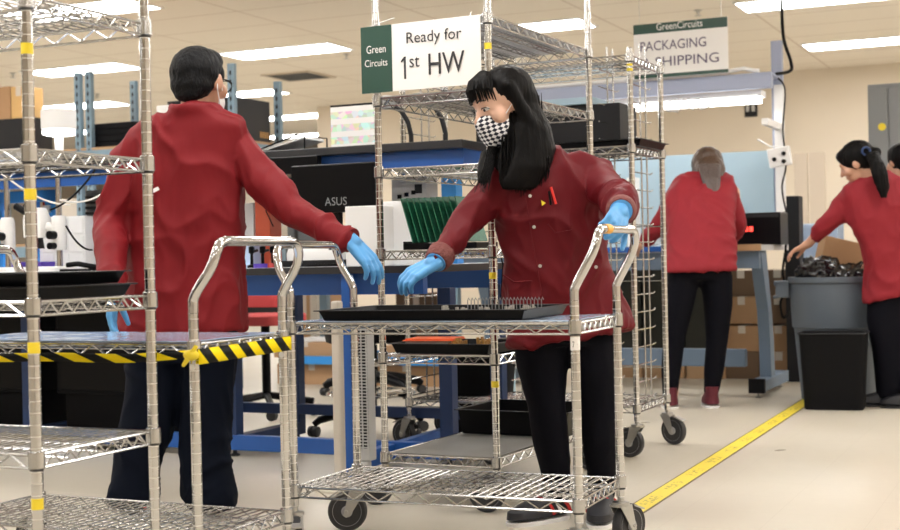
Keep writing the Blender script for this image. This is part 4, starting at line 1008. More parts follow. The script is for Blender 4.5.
# cartons under / behind the packing bench
for c_ in range(2):
    x0, x1 = ((724, 757), (759, 795))[c_]
    for k in range(4):
        carton(('left', 'right')[c_]+' stack behind the packing bench leg: '+('lowest', 'second', 'third', 'topmost')[k]+' brown carton', (uv_at(x0, 9.35), 9.35, .19*k), (uv_at(x1, 9.35), 9.75, .19*k+.186-(.01 if k % 2 else 0)), 'cardboard_dark' if (k+c_) % 3 == 0 or k == 3 else 'cardboard', 'cartons stacked behind the packing bench')
for k, (a, b) in enumerate(((596, 640), (642, 682), (684, 722))):
    b_at('dark_crate', ('left', 'middle', 'right')[k]+' of three dark olive crates behind the bent worker’s legs', 'crate', a, b, 9.3, .10, .80, 'olive', .4, 'dark crates behind the packing bench')
    b_at('pallet', ('left', 'middle', 'right')[k]+' brown wooden base under the dark olive crates', 'pallet', a, b, 9.3, 0, .098, 'wood', .4)
# grey can, wastebasket
P = pd(838, 360, 7.95); G0 = Vector((P.x, P.y, 0))
t = thing('trash_can', 'large round grey trash can filled with black bags', 'trash can', G0, YAW)
MB().lathe([(.20, 0), (.21, .01), (.245, .42), (.255, .43), (.262, .55), (.262, .68), (.275, .69), (.275, .72), (.255, .72), (.25, .60), (.2, .05)], n=36).build('can_body', 'bin_grey', t, True)
for a in (-1,):
    MB().b2((-.335, -.10, .60), (-.255, -.08, .69)).b2((-.335, -.02, .60), (-.255, .0, .69)).b2((-.35, -.10, .595), (-.33, 0, .615)).b2((-.345, -.10, .67), (-.255, 0, .70)).build('handle', 'bin_grey', t, bevel=.006)
bg = MB().ell((-.10, 0, .74), (.13, .12, .10)).ell((.06, -.05, .72), (.14, .14, .06)).ell((.12, .06, .74), (.1, .1, .07)).ell((0, 0, .66), (.2, .2, .06))
tag(blob('trash_bag', bg, 'bag_black', None, .014, 2, (.022, 16, 16, 16)), 'black bin liner bulging from the grey trash can', 'bag'); o = bpy.data.objects[-1] if False else None
bagobj = [x for x in C.objects if x.name.startswith('trash_bag')][-1]; bagobj.location = G0
tb = thing('carton', 'open brown carton leaning in the grey trash can', 'cardboard box', G0+Vector((.06, .10, .74)), YAW+.4)
MB().box((0, 0, .10), (.26, .17, .18), m=Matrix.Rotation(R(14), 4, 'Y')).build('box_body', 'cardboard', tb, bevel=.003)
P = pd(836, 408, 7.5)
t = thing('wastebasket', 'black rectangular wastebasket in front of the grey trash can', 'wastebasket', (P.x, P.y+.02, 0), YAW+R(4))
MB().loft([((0, 0, 0), (.155, 0, 0), (0, .10, 0)), ((0, 0, .01), (.158, 0, 0), (0, .103, 0)), ((0, 0, .405), (.18, 0, 0), (0, .125, 0)), ((0, 0, .42), (.186, 0, 0), (0, .13, 0)), ((0, 0, .42), (.178, 0, 0), (0, .122, 0)), ((0, 0, .03), (.15, 0, 0), (0, .095, 0))], n=40, ex=7).build('basket_body', 'black_matt', t, True)
rp = [(math.copysign(abs(math.cos(R(9*k)))**(2/7), math.cos(R(9*k)))*.184, math.copysign(abs(math.sin(R(9*k)))**(2/7), math.sin(R(9*k)))*.128, .418) for k in range(40)]
MB().tube(rp, .005, 6, closed=True).build('rim', 'dark_grey', t, True)
# ------------------------------------------------------------------ people
def sec(px, py, d, wpx, thick, yaw=0, tilt=0, dy=0):
    c = pd(px, py, d); c.y += dy; hw = wpx/2*d/F
    return (c, Vector((math.cos(yaw)*hw, math.sin(yaw)*hw, -tilt*hw)), Vector((-math.sin(yaw), math.cos(yaw), 0))*(thick/2))
def frame_matrix(o, fwd, up):
    f_ = Vector(fwd).normalized(); r_ = f_.cross(Vector(up)).normalized(); u_ = r_.cross(f_).normalized()
    return Matrix(((r_.x, f_.x, u_.x, o[0]), (r_.y, f_.y, u_.y, o[1]), (r_.z, f_.z, u_.z, o[2]), (0, 0, 0, 1)))
def add_head(mb, M, s=1.0):
    T = lambda x, y, z: M @ Vector((x*s, y*s, z*s)); Rm = M.to_3x3().to_4x4()
    mb.ell(T(0, -.012, .03), (.074*s, .094*s, .086*s), Rm); mb.ell(T(0, .028, -.045), (.056*s, .060*s, .066*s), Rm)
    mb.ell(T(0, .055, .0), (.055*s, .036*s, .06*s), Rm)
    mb.capsule(T(0, .088, .012), T(0, .106, -.022), .008*s, .013*s)          # nose
    mb.capsule(T(-.03, .082, .034), T(.03, .082, .034), .010*s, .010*s)      # brow
    mb.ell(T(0, .066, -.088), (.022*s, .018*s, .018*s), Rm)                  # chin
    mb.capsule(T(-.018, .086, -.052), T(.018, .086, -.052), .007*s, .007*s)  # lips
    for k in (-1, 1):
        mb.ell(T(k*.076, -.005, -.002), (.012*s, .020*s, .032*s), Rm); mb.ell(T(k*.050, .055, -.02), (.022*s, .025*s, .025*s), Rm)
    mb.capsule(T(0, -.02, -.05), T(0, -.035, -.125), .050*s, .052*s)
    return mb
def add_hand(mb, M, side=1, curl=.35, s=1.0, spread=.06, thumb=.5):
    """wrist at origin, fingers +x, palm faces -z, thumb on +y * side"""
    T = lambda p: M @ (Vector(p)*s)
    mb.capsule(T((-.012, 0, 0)), T((.015, 0, 0)), .026*s, .027*s)
    ys = [.032, .011, -.010, -.029]; ln = [.070, .078, .073, .058]; kx = [.088, .092, .088, .080]
    for i in range(4):
        mb.capsule(T((.0, side*ys[i]*.55, 0)), T((kx[i], side*ys[i], 0)), .017*s, .0125*s)
    mb.ell(T((.045, 0, -.002)), (.050*s, .036*s, .017*s), M.to_3x3().normalized().to_4x4())
    for i in range(4):
        c = curl if not isinstance(curl, (list, tuple)) else curl[i]; p = Vector((kx[i], side*ys[i], 0)); a = c*.6; l = ln[i]; r0 = .0105
        sp = side*ys[i]*spread/.03
        for j, (fr, da) in enumerate(((.46, 0), (.30, c*1.0), (.24, c*.8))):
            a += da if j else 0
            q = p + Vector((math.cos(a)*math.cos(sp), math.sin(sp)*math.cos(a), -math.sin(a)))*l*fr
            mb.capsule(T(p), T(q), (r0-.001*j)*s, (r0-.001*(j+1))*s, 12); p = q
    p = Vector((.022, side*.026, -.006)); d1 = Vector((.62, side*(.75-thumb*.3), -.25-thumb*.3)).normalized()
    q = p + d1*.040; d2 = (d1 + Vector((.45, -side*.25*thumb, -.12*thumb))).normalized(); w_ = q + d2*.032; d3 = (d2+Vector((.3, -side*.25*thumb, -.1))).normalized()
    mb.capsule(T(p), T(q), .015*s, .012*s, 12); mb.capsule(T(q), T(w_), .012*s, .0105*s, 12); mb.capsule(T(w_), T(w_+d3*.024), .0105*s, .0085*s, 12)
    return mb
def hand_matrix(wrist, fingers, palm):
    x = Vector(fingers).normalized(); z = -(Vector(palm) - x*Vector(palm).dot(x)).normalized(); y = z.cross(x)
    return Matrix(((x.x, y.x, z.x, wrist[0]), (x.y, y.y, z.y, wrist[1]), (x.z, y.z, z.z, wrist[2]), (0, 0, 0, 1)))
def limb(mb, pts, rs, n=16):
    for i in range(len(pts)-1): mb.capsule(pts[i], pts[i+1], rs[i], rs[i+1], n)
    return mb
def shoe(root, name, toe_dir, heel, m, sole, L=.26, accents=None, I=None, h=.085):
    a = math.atan2(toe_dir[1], toe_dir[0]); M = I @ Matrix.Translation(heel) @ Matrix.Rotation(a, 4, 'Z')
    mb = MB().loft([((.10, 0, .022), (L*.5, 0, 0), (0, .046, 0)), ((.10, 0, .045), (L*.485, 0, 0), (0, .045, 0)), ((.075, 0, .065), (L*.38, 0, 0), (0, .040, 0)), ((.03, 0, h), (L*.22, 0, 0), (0, .036, 0)), ((.02, 0, h+.02), (L*.19, 0, 0), (0, .035, 0))], ex=2.4)
    o = mb.build(name, m, root, True, local=M); s_ = MB().loft([((.10, 0, 0), (L*.5, 0, 0), (0, .047, 0)), ((.10, 0, .014), (L*.515, 0, 0), (0, .049, 0))], ex=2.4).build('sole', sole, o, True, local=M)
    if accents:
        for k, (x0, x1, mm) in enumerate(accents):
            st = MB()
            st.tube([(x0+.01, -.048, .03), (x0*.6+x1*.4+.01, -.043, .055), (x1+.01, -.02, .078), (x1+.01, .02, .078), (x0*.6+x1*.4+.01, .043, .055), (x0+.01, .048, .03)], .006, 6)
            st.build('stripe', mm, o, local=M)
    return o
def fabric_uv(o, M):        # wraps the mask's pattern round the face
    me = o.data; ul = me.uv_layers.new(name='UVMap'); Mi = M.inverted()
    for p in me.polygons:
        for li in p.loop_indices:
            q = Mi @ (me.vertices[me.loops[li].vertex_index].co); a = math.atan2(q.x, q.y+.02); k = q.z/.0088; u = a*.085/.0088
            ul.data[li].uv = ((u+k)*.707, (u-k)*.707)

# ============ the man
foot = pz(182, 517, 0); root = thing('person', 'person with short black hair in dark red coat, seen from behind, reaching right', 'person', (foot.x, foot.y, 0)); I = inv(root)
DM = 4.72
hc = pd(199, 84, DM)
HM = frame_matrix(hc, (.34, .93, -.04), (0, 0, 1)) @ Matrix.Scale(1.07, 4)
ls, le, lw = pd(136, 150, DM), pd(111, 222, DM-.02), pd(113, 294, DM-.28)
rs_, re, rw = pd(237, 150, DM-.02), pd(290, 210, DM-.12), pd(350, 240, DM-.26)
body = add_head(MB(), HM); limb(body, [ls, le, lw], [.045, .036, .026]); limb(body, [rs_, re, rw], [.045, .036, .026])
body.loft([sec(190, 150, DM, 92, .16, -.1), sec(187, 240, DM, 80, .16, -.1), sec(182, 330, DM, 85, .18, -.1)])
LH, RH = pd(157, 338, DM), pd(209, 338, DM); LK, RK = pd(152, 420, DM-.02), pd(207, 420, DM+.02); LA, RA = pd(136, 500, DM), pd(208, 500, DM+.02)
limb(body, [LH, LK, LA], [.075, .052, .038]); limb(body, [RH, RK, RA], [.075, .052, .038])
blob('body', body, 'skin', root, .008, 4, None, I)
# coat
c = MB()
c.loft([sec(195, 106, DM-.03, 36, .12, -.15), sec(195, 106.5, DM-.03, 45, .145, -.15), sec(195, 112, DM-.03, 50, .16, -.15), sec(194, 116, DM-.02, 76, .17, -.15), sec(192, 121, DM-.01, 102, .19, -.15), sec(190, 130, DM, 120, .22, -.15, .03), sec(187, 145, DM, 122, .23, -.15, .03), sec(187, 175, DM, 117, .25, -.12), sec(188, 225, DM, 113, .25, -.1), sec(184, 280, DM, 118, .26, -.08), sec(182, 312, DM, 127, .28, -.08), sec(182, 331, DM, 131, .29, -.08), sec(182, 333, DM, 126, .27, -.08)], 36, 2.5)
limb(c, [pd(143, 140, DM), pd(131, 158, DM), pd(109, 222, DM-.03), lw], [.060, .066, .060, .042], 18)
limb(c, [pd(233, 138, DM), pd(241, 152, DM-.02), re, rw-Vector((.02, 0, .0))], [.062, .068, .060, .040], 18)

blob('coat', c, 'coat_red', root, .0085, 6, (.013, 7, 7, 3.5), I)
# trousers
p = MB()
p.loft([sec(182, 325, DM, 112, .22), sec(182, 345, DM, 110, .22), sec(182, 362, DM, 106, .21)])
def leg(p, L0, pts): p.loft([sec(*q) for q in pts], 24, 2.2)
leg(p, 0, [(155, 350, DM, 56, .20), (152, 390, DM, 55, .19), (146, 430, DM, 54, .18), (138, 465, DM, 48, .17), (134, 485, DM, 50, .19), (133, 499, DM, 52, .20), (134, 505, DM, 46, .18)])
leg(p, 0, [(209, 350, DM, 56, .20), (207, 390, DM, 53, .19), (205, 430, DM, 52, .18), (207, 465, DM, 50, .18), (209, 488, DM, 56, .20), (211, 502, DM, 52, .20), (210, 509, DM, 46, .17)])
blob('trousers', p, 'trouser_navy', root, .010, 5, (.010, 8, 8, 5), I)
for (a, b, dx) in ((134, 505, -.15), (207, 508, .05)):
    P = pd(a, 510, DM); shoe(root, 'shoe', (dx, 1.0), (P.x, P.y-.045, 0), 'shoe_black', 'white_plastic', .27, [(.0, .02, 'shoe_red'), (.04, .06, 'white_plastic')], I)
# gloves
g = add_hand(MB(), hand_matrix(rw, (.55, -.10, -.62), (-.55, .5, -.62)), 1, [.35, .4, .45, .5], 1.05, thumb=.4); blob('glove', g, 'glove', root, .0035, 3, None, I)
g = add_hand(MB(), hand_matrix(lw, (-.06, -.10, -1), (.9, 0, -.2)), -1, .35, .95); blob('glove', g, 'glove', root, .0035, 3, None, I)
for w_, e_ in ((rw, re), (lw, le)):
    d_ = (w_-e_).normalized(); MB().tube([w_-d_*.012, w_+d_*.004], .042, 20).build('cuff', 'coat_red', root, True, local=I)
# hair, mask, glasses
hm = MB(); T = lambda x, y, z: HM @ Vector((x, y, z)); Rm = HM.to_3x3().normalized().to_4x4()
hm.ell(T(0, -.018, .036), (.089, .099, .090), Rm); hm.ell(T(0, -.045, -.005), (.078, .066, .062), Rm); hm.ell(T(0, -.06, -.04), (.055, .04, .03), Rm); hm.ell(T(0, .03, .075), (.07, .06, .05), Rm)
hm.ell(T(.058, .02, .03), (.022, .03, .04), Rm); hm.ell(T(-.058, .02, .03), (.022, .03, .04), Rm)
blob('hair', hm, 'hair_short', root, .006, 4, (.0025, 40, 40, 18), I)
mk = MB(); mk.ell(T(0, .052, -.052), (.062, .066, .060), Rm); blob('face_mask', mk, 'white_cloth', root, .005, 4, None, I)
for k in (-1, 1): MB().tube([T(k*.06, .05, -.03), T(k*.078, .0, .02), T(k*.080, -.018, .012), T(k*.079, -.02, -.02), T(k*.06, .03, -.07)], .0018, 6).build('mask_strap', 'white_cloth', root, True, local=I)
gl = MB().tube([T(.080, -.01, .012), T(.079, .06, .014), T(.066, .098, .012)], .0022, 6).tube([T(-.080, -.01, .012), T(-.079, .06, .014), T(-.066, .098, .012)], .0022, 6)
for k in (-1, 1): gl.tube([T(k*.034+.028*math.cos(R(30*a)), .106, .005+.019*math.sin(R(30*a))) for a in range(12)], .002, 6, closed=True)
gl.build('glasses', 'black_matt', root, True, local=I)
tagm = MB().box(pd(155, 190, DM-.14), (.028, .003, .012), m=Matrix.Rotation(R(-25), 4, 'Y')).build('coat_tag', 'white_cloth', root, local=I)

# ============ the woman at the cart
DW = 4.50
foot = pz(572, 521, 0); root = thing('person', 'person with long black hair, checked face mask and maroon coat, hand on cart handle', 'person', (foot.x, foot.y, 0)); I = inv(root)
hc = pd(504, 107, DW-.04)
HW_ = frame_matrix(hc, (-.86, -.46, -.30), (-.12, -.05, 1)) @ Matrix.Scale(1.06, 4)
rs1, re1, rw1 = pd(510, 172, DW-.02), pd(462, 226, DW-.06), pd(436, 262, DW-.20)      # arm towards the tray
ls1, le1, lw1 = pd(586, 178, DW+.02), pd(622, 203, DW-.22), pd(621, 211, DW-.50)          # arm to the handle
body = add_head(MB(), HW_); limb(body, [rs1, re1, rw1], [.04, .032, .023]); limb(body, [ls1, le1, lw1], [.034, .028, .022])
limb(body, [HW_ @ Vector((0, -.045, -.13)), pd(540, 170, DW)], [.05, .07])
body.loft([sec(552, 165, DW, 78, .13, .25), sec(555, 240, DW, 80, .15, .2), sec(565, 325, DW, 86, .17, .1)])
H1, H2 = pd(541, 338, DW), pd(597, 334, DW); K1, K2 = pd(549, 405, DW-.03), pd(600, 405, DW); A1, A2 = pd(553, 490, DW+.02), pd(603, 490, DW+.03)
limb(body, [H1, K1, A1], [.072, .048, .034]); limb(body, [H2, K2, A2], [.068, .048, .034])
blob('body', body, 'skin_light', root, .007, 4, None, I)
c = MB()
c.loft([sec(530, 147, DW-.02, 46, .12, .3), sec(540, 156, DW, 80, .15, .3, .1), sec(550, 168, DW, 108, .19, .3, .06), sec(553, 190, DW, 116, .22, .25), sec(553, 225, DW, 113, .23, .2), sec(556, 262, DW, 108, .23, .15), sec(563, 300, DW, 118, .25, .1, -.06), sec(569, 326, DW, 126, .27, .1, -.10), sec(570, 336, DW, 128, .27, .1, -.13), sec(570, 338, DW, 122, .25, .1, -.13)], 36, 2.4)
limb(c, [pd(512, 168, DW-.02), pd(500, 186, DW-.04), pd(464, 224, DW-.08), rw1+(re1-rw1)*.1], [.056, .062, .054, .036], 18)
limb(c, [pd(578, 166, DW), pd(594, 176, DW), pd(618, 199, DW-.16), lw1+(le1-lw1)*.32], [.052, .060, .056, .043], 18)
blob('coat', c, 'coat_maroon', root, .008, 6, (.015, 7.5, 7.5, 4), I)
for w_, e_ in ((rw1, re1), (lw1, le1)):
    d_ = (w_-e_).normalized(); MB().tube([w_-d_*.050, w_-d_*.044, w_-d_*.006, w_], [.044, .046, .042, .037], 22).build('knit_cuff', 'cuff', root, True, local=I)
p = MB()
p.loft([sec(566, 322, DW, 104, .20), sec(567, 345, DW, 104, .20)])
p.loft([sec(540, 340, DW, 54, .18), sec(542, 370, DW, 50, .17), sec(547, 405, DW-.02, 38, .13), sec(551, 440, DW, 37, .13), sec(556, 475, DW+.02, 30, .11), sec(556, 500, DW+.02, 26, .10)], 24, 2)
p.loft([sec(595, 340, DW, 50, .18), sec(596, 370, DW, 47, .17), sec(598, 405, DW, 40, .13), sec(600, 440, DW, 37, .13), sec(602, 470, DW+.02, 30, .11), sec(602, 498, DW+.02, 26, .10)], 24, 2)
blob('leggings', p, 'legging', root, .008, 4, (.003, 12, 12, 6), I)
for (a, tx, ty) in ((556, -.62, -.45), (603, -.12, -.62)):
    P = pd(a, 505, DW+.02); shoe(root, 'sneaker', (tx, ty), (P.x-.03*tx, P.y-.03*ty, 0), 'shoe_black', 'white_plastic', .25, [(-.01, .015, 'shoe_red'), (.03, .055, 'white_plastic'), (.06, .085, 'shoe_red')], I)
# gloves
g = add_hand(MB(), hand_matrix(rw1, (-.78, -.15, -.40), (-.35, .25, -.85)), -1, [.55, .6, .62, .6], .98, thumb=.8); blob('glove', g, 'glove', root, .0034, 3, None, I)
g = add_hand(MB(), hand_matrix(lw1, (-.26, -.62, -.40), (-.62, .25, -.55)), 1, [1.25, 1.25, 1.2, 1.2], .92, thumb=.3); blob('glove', g, 'glove', root, .0034, 3, None, I)
for w_, e_ in ((rw1, re1), (lw1, le1)):
    d_ = (w_-e_).normalized(); MB().tube([w_-d_*.008, w_+d_*.004], [.033, .034], 20).build('glove_rim', 'glove', root, True, local=I)
# head: mask, eyes, brows, hair
T = lambda x, y, z: HW_ @ Vector((x, y, z)); Rm = HW_.to_3x3().normalized().to_4x4()
mk = MB(); mk.ell(T(0, .046, -.056), (.067, .065, .066), Rm); mk.ell(T(0, .052, -.030), (.060, .058, .040), Rm); mk.ell(T(0, .088, -.034), (.030, .030, .034), Rm); mk.ell(T(0, .062, -.085), (.040, .040, .034), Rm)
m_ = blob('face_mask', mk, 'gingham', root, .0045, 5, None, I); fabric_uv(m_, I @ HW_)
MB().tube([T(.062, .04, -.02), T(.078, .0, .018), T(.079, -.018, .0), T(.062, .03, -.08)], .0016, 6).tube([T(-.062, .04, -.02), T(-.078, .0, .018), T(-.079, -.018, .0), T(-.062, .03, -.08)], .0016, 6).build('mask_strap', 'white_cloth', root, True, local=I)
for k in (-1, 1):
    e = MB().ell(T(k*.031, .080, .012), (.014, .010, .0065), Rm).build('eye', 'eye_white', root, True, local=I)
    MB().ell(T(k*.031, .0885, .010), (.006, .003, .005), Rm).build('iris', 'ink', e, True, local=I)
    MB().tube([T(k*.014, .088, .012), T(k*.026, .092, .0175), T(k*.040, .088, .017), T(k*.050, .080, .011)], [.0012, .002, .002, .0012], 6).build('eyelash', 'ink', root, True, local=I)
    MB().tube([T(k*.014, .096, .036), T(k*.03, .097, .042), T(k*.05, .086, .037)], [.0025, .003, .0015], 6).build('eyebrow', 'hair', root, True, local=I)
hm = MB()
hm.ell(T(0, -.022, .042), (.084, .100, .088), Rm); hm.ell(T(0, -.055, .0), (.078, .068, .09), Rm)
hm.capsule(T(.070, .005, .06), T(.084, -.02, -.06), .022, .026)
hm.capsule(T(-.070, .005, .06), T(-.086, -.025, -.09), .022, .026)
hm.loft([sec(514, 92, DW+.0, 24, .12, .3), sec(519, 108, DW-.01, 42, .17, .3), sec(524, 130, DW-.03, 54, .19, .3), sec(527, 150, DW-.05, 58, .17, .3), sec(525, 168, DW-.09, 54, .12, .3), sec(520, 182, DW-.12, 46, .06, .3), sec(519, 190, DW-.125, 34, .03, .3)], 26, 2.2)
hm.loft([sec(494, 150, DW-.02, 26, .10), sec(487, 172, DW-.07, 22, .06), sec(484, 184, DW-.09, 14, .03)], 18, 2.2)
blob('hair', hm, 'hair', root, .006, 8, (.002, 50, 50, 4), I)
rn = random.Random(11)
st = MB()
for k in range(230):                          # long straight strands over the shell
    a = rn.random(); x0 = 504+38*a; y0 = 92+36*rn.random(); d0 = DW-.10+.10*abs(a-.35)
    x1 = 499+48*a+rn.uniform(-2, 2); y1 = 188+rn.uniform(-10, 10)-26*abs(a-.45)
    st.tube([pd(x0, y0, d0), pd(x0*.6+x1*.4, y0*.6+y1*.4, d0-.022), pd(x1+1, y1*.85+y0*.15, DW-.155+.04*a), pd(x1, y1, DW-.150+.04*a)], [.001, .0026, .0022, .0006], 4)
for k in range(40):
    x0 = 488+10*rn.random(); st.tube([pd(x0, 146, DW-.08), pd(x0-5, 168, DW-.13), pd(x0-11+rn.uniform(-5, 5), 188+rn.uniform(-7, 5), DW-.14)], [.002, .002, .0006], 4)
st.build('hair_strands', 'hair', root, True, local=I)
fr = MB()
for k in range(70):                           # swept fringe across the forehead
    a = -1+2*k/69; b = rn.uniform(-.006, .006); le_ = rn.uniform(.030, .040)+.014*abs(a)
    fr.tube([T(a*.040, .040, .124-.01*a*a), T(a*.062, .085-.03*a*a, .105-.02*a*a), T(a*.068+b, .100-.036*a*a, .080-.012*a*a), T(a*.072+b+.006, .097-.038*a*a, .080-le_)], [.004, .005, .0035, .0006], 5)
fr.build('fringe', 'hair', root, True, local=I)
# fastenings and pens on the coat
for (x, y, n_) in ((530, 196, 'snap'), (534, 227, 'snap'), (540, 266, 'snap'), (596, 267, 'snap')):
    P = pd(x, y, DW-.128); MB().lathe([(.0055, 0), (.0055, .003), (.003, .0035)], (0, 0, 0), 14, Matrix.Translation(P) @ Matrix.Rotation(R(90), 4, 'X')).build(n_, 'silver_bits', root, True, local=I)
def pen(px, py, m_, px2, py2): return MB().tube([pd(px, py, DW-.142), pd(px2, py2, DW-.142)], .004, 8).build('pen', m_, root, True, local=I)
pen(551, 187, 'red_pen', 556, 204); pen(549, 191, 'black_plastic', 551, 205)
MB().add([pd(541, 200, DW-.138), pd(546, 203, DW-.138), pd(542, 206, DW-.138), pd(541, 200, DW-.132), pd(546, 203, DW-.132), pd(542, 206, DW-.132)], [(0, 1, 2), (5, 4, 3), (0, 3, 4, 1), (1, 4, 5, 2), (2, 5, 3, 0)]).build('badge_pin', 'tape_yellow', root, local=I)
pk = MB().tube([pd(548, 224, DW-.13), pd(556, 233, DW-.128), pd(572, 230, DW-.12)], .0022, 6); pk.build('pocket_seam', 'coat_maroon', root, True, local=I)
pk = MB().tube([pd(503, 275, DW-.085), pd(514, 282, DW-.105), pd(532, 281, DW-.118)], .0022, 6); pk.build('pocket_seam', 'coat_maroon', root, True, local=I)
MB().tube([pd(522, 172, DW-.12), pd(531, 232, DW-.126), pd(541, 290, DW-.128), pd(545, 335, DW-.135)], .0022, 6).build('front_seam', 'coat_maroon', root, True, local=I)

# ============ the bent worker at the packing bench
DB = 7.70
foot = pz(692, 407, 0); root = thing('person', 'person in red coat and maroon sneakers bending over the packing bench, facing away', 'person', (foot.x, foot.y, 0)); I = inv(root)
hc = pd(708, 170, DB+.42); HB = frame_matrix(hc, (.05, .75, -.66), (0, .66, .75)) @ Matrix.Scale(.95, 4)
s1, e1, w1 = pd(674, 196, DB+.3), pd(660, 226, DB+.36), pd(643, 242, DB+.50)
s2, e2, w2 = pd(733, 192, DB+.3), pd(737, 226, DB+.36), pd(730, 243, DB+.52)
body = add_head(MB(), HB); limb(body, [s1, e1, w1], [.04, .032, .024]); limb(body, [s2, e2, w2], [.04, .032, .024])
body.loft([sec(703, 190, DB+.32, 50, .12), sec(702, 230, DB+.12, 50, .15), sec(701, 268, DB, 56, .17)])
limb(body, [HB @ Vector((0, -.04, -.13)), pd(704, 188, DB+.32)], [.05, .06])
limb(body, [pd(684, 272, DB), pd(675, 340, DB), pd(672, 398, DB)], [.07, .048, .033]); limb(body, [pd(716, 272, DB), pd(717, 340, DB), pd(711, 398, DB)], [.07, .048, .033])
add_hand(body, hand_matrix(w1, (-.4, .7, -.5), (0, 0, -1)), 1, .4, .95); add_hand(body, hand_matrix(w2, (-.5, .8, -.2), (0, 0, -1)), -1, .4, .95)
blob('body', body, 'skin_light', root, .008, 3, None, I)
c = MB()
c.loft([sec(706, 172, DB+.38, 36, .14), sec(704, 177, DB+.34, 56, .19), sec(702, 190, DB+.27, 70, .23), sec(700, 210, DB+.19, 70, .24), sec(701, 240, DB+.09, 68, .25), sec(699, 268, DB, 76, .27), sec(699, 272, DB, 76, .27)], 30, 2.5)
limb(c, [pd(677, 194, DB+.3), e1, w1+(e1-w1)*.2], [.062, .058, .042]); limb(c, [pd(729, 194, DB+.3), e2, w2+(e2-w2)*.2], [.062, .056, .042])
blob('coat', c, 'coat_bright', root, .012, 5, (.012, 6, 6, 3), I)
p = MB(); p.loft([sec(700, 262, DB, 62, .20), sec(700, 280, DB, 62, .20)])
p.loft([sec(684, 275, DB, 33, .18), sec(679, 305, DB, 30, .17), sec(674, 340, DB, 22, .13), sec(671, 370, DB, 20, .12), sec(670, 396, DB, 15, .09)], 20, 2); p.loft([sec(716, 275, DB, 33, .18), sec(718, 305, DB, 29, .17), sec(717, 340, DB, 22, .13), sec(714, 370, DB, 20, .12), sec(711, 394, DB, 15, .09)], 20, 2)
blob('leggings', p, 'legging', root, .012, 3, None, I)
for a in (670, 711):
    P = pd(a, 398, DB); shoe(root, 'sneaker', (.05, 1), (P.x, P.y-.05, 0), 'sneaker_maroon', 'white_plastic', .24, None, I, .10)
T = lambda x, y, z: HB @ Vector((x, y, z)); Rm = HB.to_3x3().normalized().to_4x4()
hm = MB(); hm.ell(T(0, -.018, .035), (.096, .112, .102), Rm); hm.ell(T(0, -.055, -.05), (.090, .075, .09), Rm); hm.ell(T(0, -.06, -.11), (.07, .05, .06), Rm); hm.capsule(T(-.075, .03, .0), T(-.085, .05, -.06), .03, .035); hm.capsule(T(.075, .03, .0), T(.085, .04, -.06), .03, .035)
blob('hair', hm, 'hair_brown', root, .008, 4, (.004, 40, 40, 8), I)
pt_ = MB().loft([sec(709, 164, DB+.30, 24, .06), sec(711, 178, DB+.215, 20, .05), sec(713, 192, DB+.165, 15, .04), sec(715, 203, DB+.13, 7, .02)], 16, 2)
blob('ponytail', pt_, 'hair_grey', root, .006, 3, (.003, 60, 60, 6), I)

# ============ the worker at the trash can
DR = 7.55
foot = pz(890, 408, 0); root = thing('person', 'person with black ponytail in red coat reaching into the grey trash can', 'person', (foot.x, foot.y, 0)); I = inv(root)
hc = pd(857, 164, DR); HR = frame_matrix(hc, (-.80, .42, -.42), (-.42, .1, .9)) @ Matrix.Scale(.95, 4)
s1, e1, w1 = pd(852, 190, DR+.05), pd(823, 228, DR+.12), pd(808, 244, DR+.22)
s2, e2, w2 = pd(905, 192, DR), pd(918, 235, DR+.1), pd(880, 255, DR+.25)
body = add_head(MB(), HR); limb(body, [s1, e1, w1], [.04, .034, .024]); limb(body, [s2, e2, w2], [.04, .034, .024])
limb(body, [HR @ Vector((0, -.04, -.12)), pd(880, 190, DR)], [.05, .07])
body.loft([sec(880, 190, DR, 50, .14), sec(892, 235, DR, 48, .15), sec(902, 285, DR, 56, .17)])
limb(body, [pd(893, 285, DR), pd(888, 350, DR), pd(890, 396, DR)], [.075, .05, .034]); limb(body, [pd(916, 285, DR), pd(914, 350, DR), pd(914, 400, DR-.1)], [.075, .05, .034])
add_hand(body, hand_matrix(w1, (-.75, .2, -.35), (-.2, 0, -1)), -1, .5, .95)
add_hand(body, hand_matrix(w2, (-.75, .3, -.5), (-.2, 0, -1)), 1, .5, .95)
blob('body', body, 'skin', root, .008, 3, None, I)
c = MB()
c.loft([sec(868, 176, DR, 34, .12, 0, -.3), sec(872, 183, DR, 60, .16, 0, -.1), sec(879, 197, DR, 76, .20, 0, .05), sec(884, 220, DR, 74, .23), sec(891, 245, DR, 64, .24), sec(898, 270, DR, 66, .26, 0, .1), sec(900, 290, DR, 72, .27, 0, -.2), sec(900, 296, DR, 72, .27, 0, -.2)], 30, 2.4)
limb(c, [pd(854, 192, DR+.04), pd(838, 214, DR+.08), e1, w1+(e1-w1)*.55], [.062, .062, .056, .045]); limb(c, [pd(902, 194, DR), e2, w2+(e2-w2)*.5], [.062, .056, .045])
blob('coat', c, 'coat_bright', root, .012, 5, (.013, 6, 6, 4), I)
p = MB(); p.loft([sec(903, 280, DR, 62, .22), sec(903, 300, DR, 62, .22)])
p.loft([sec(890, 288, DR, 44, .2), sec(886, 320, DR, 38, .18), sec(888, 355, DR, 30, .15), sec(890, 398, DR, 26, .13)], 20, 2); p.loft([sec(916, 288, DR, 40, .2), sec(916, 330, DR, 34, .18), sec(914, 396, DR-.1, 26, .13)], 20, 2)
blob('trousers', p, 'legging', root, .012, 3, None, I)
for a, d_ in ((890, DR), (914, DR-.1)):
    P = pd(a, 398, d_); shoe(root, 'shoe', (-.75, .15), (P.x+.04, P.y, 0), 'shoe_black', 'shoe_black', .24, None, I)
T = lambda x, y, z: HR @ Vector((x, y, z)); Rm = HR.to_3x3().normalized().to_4x4()
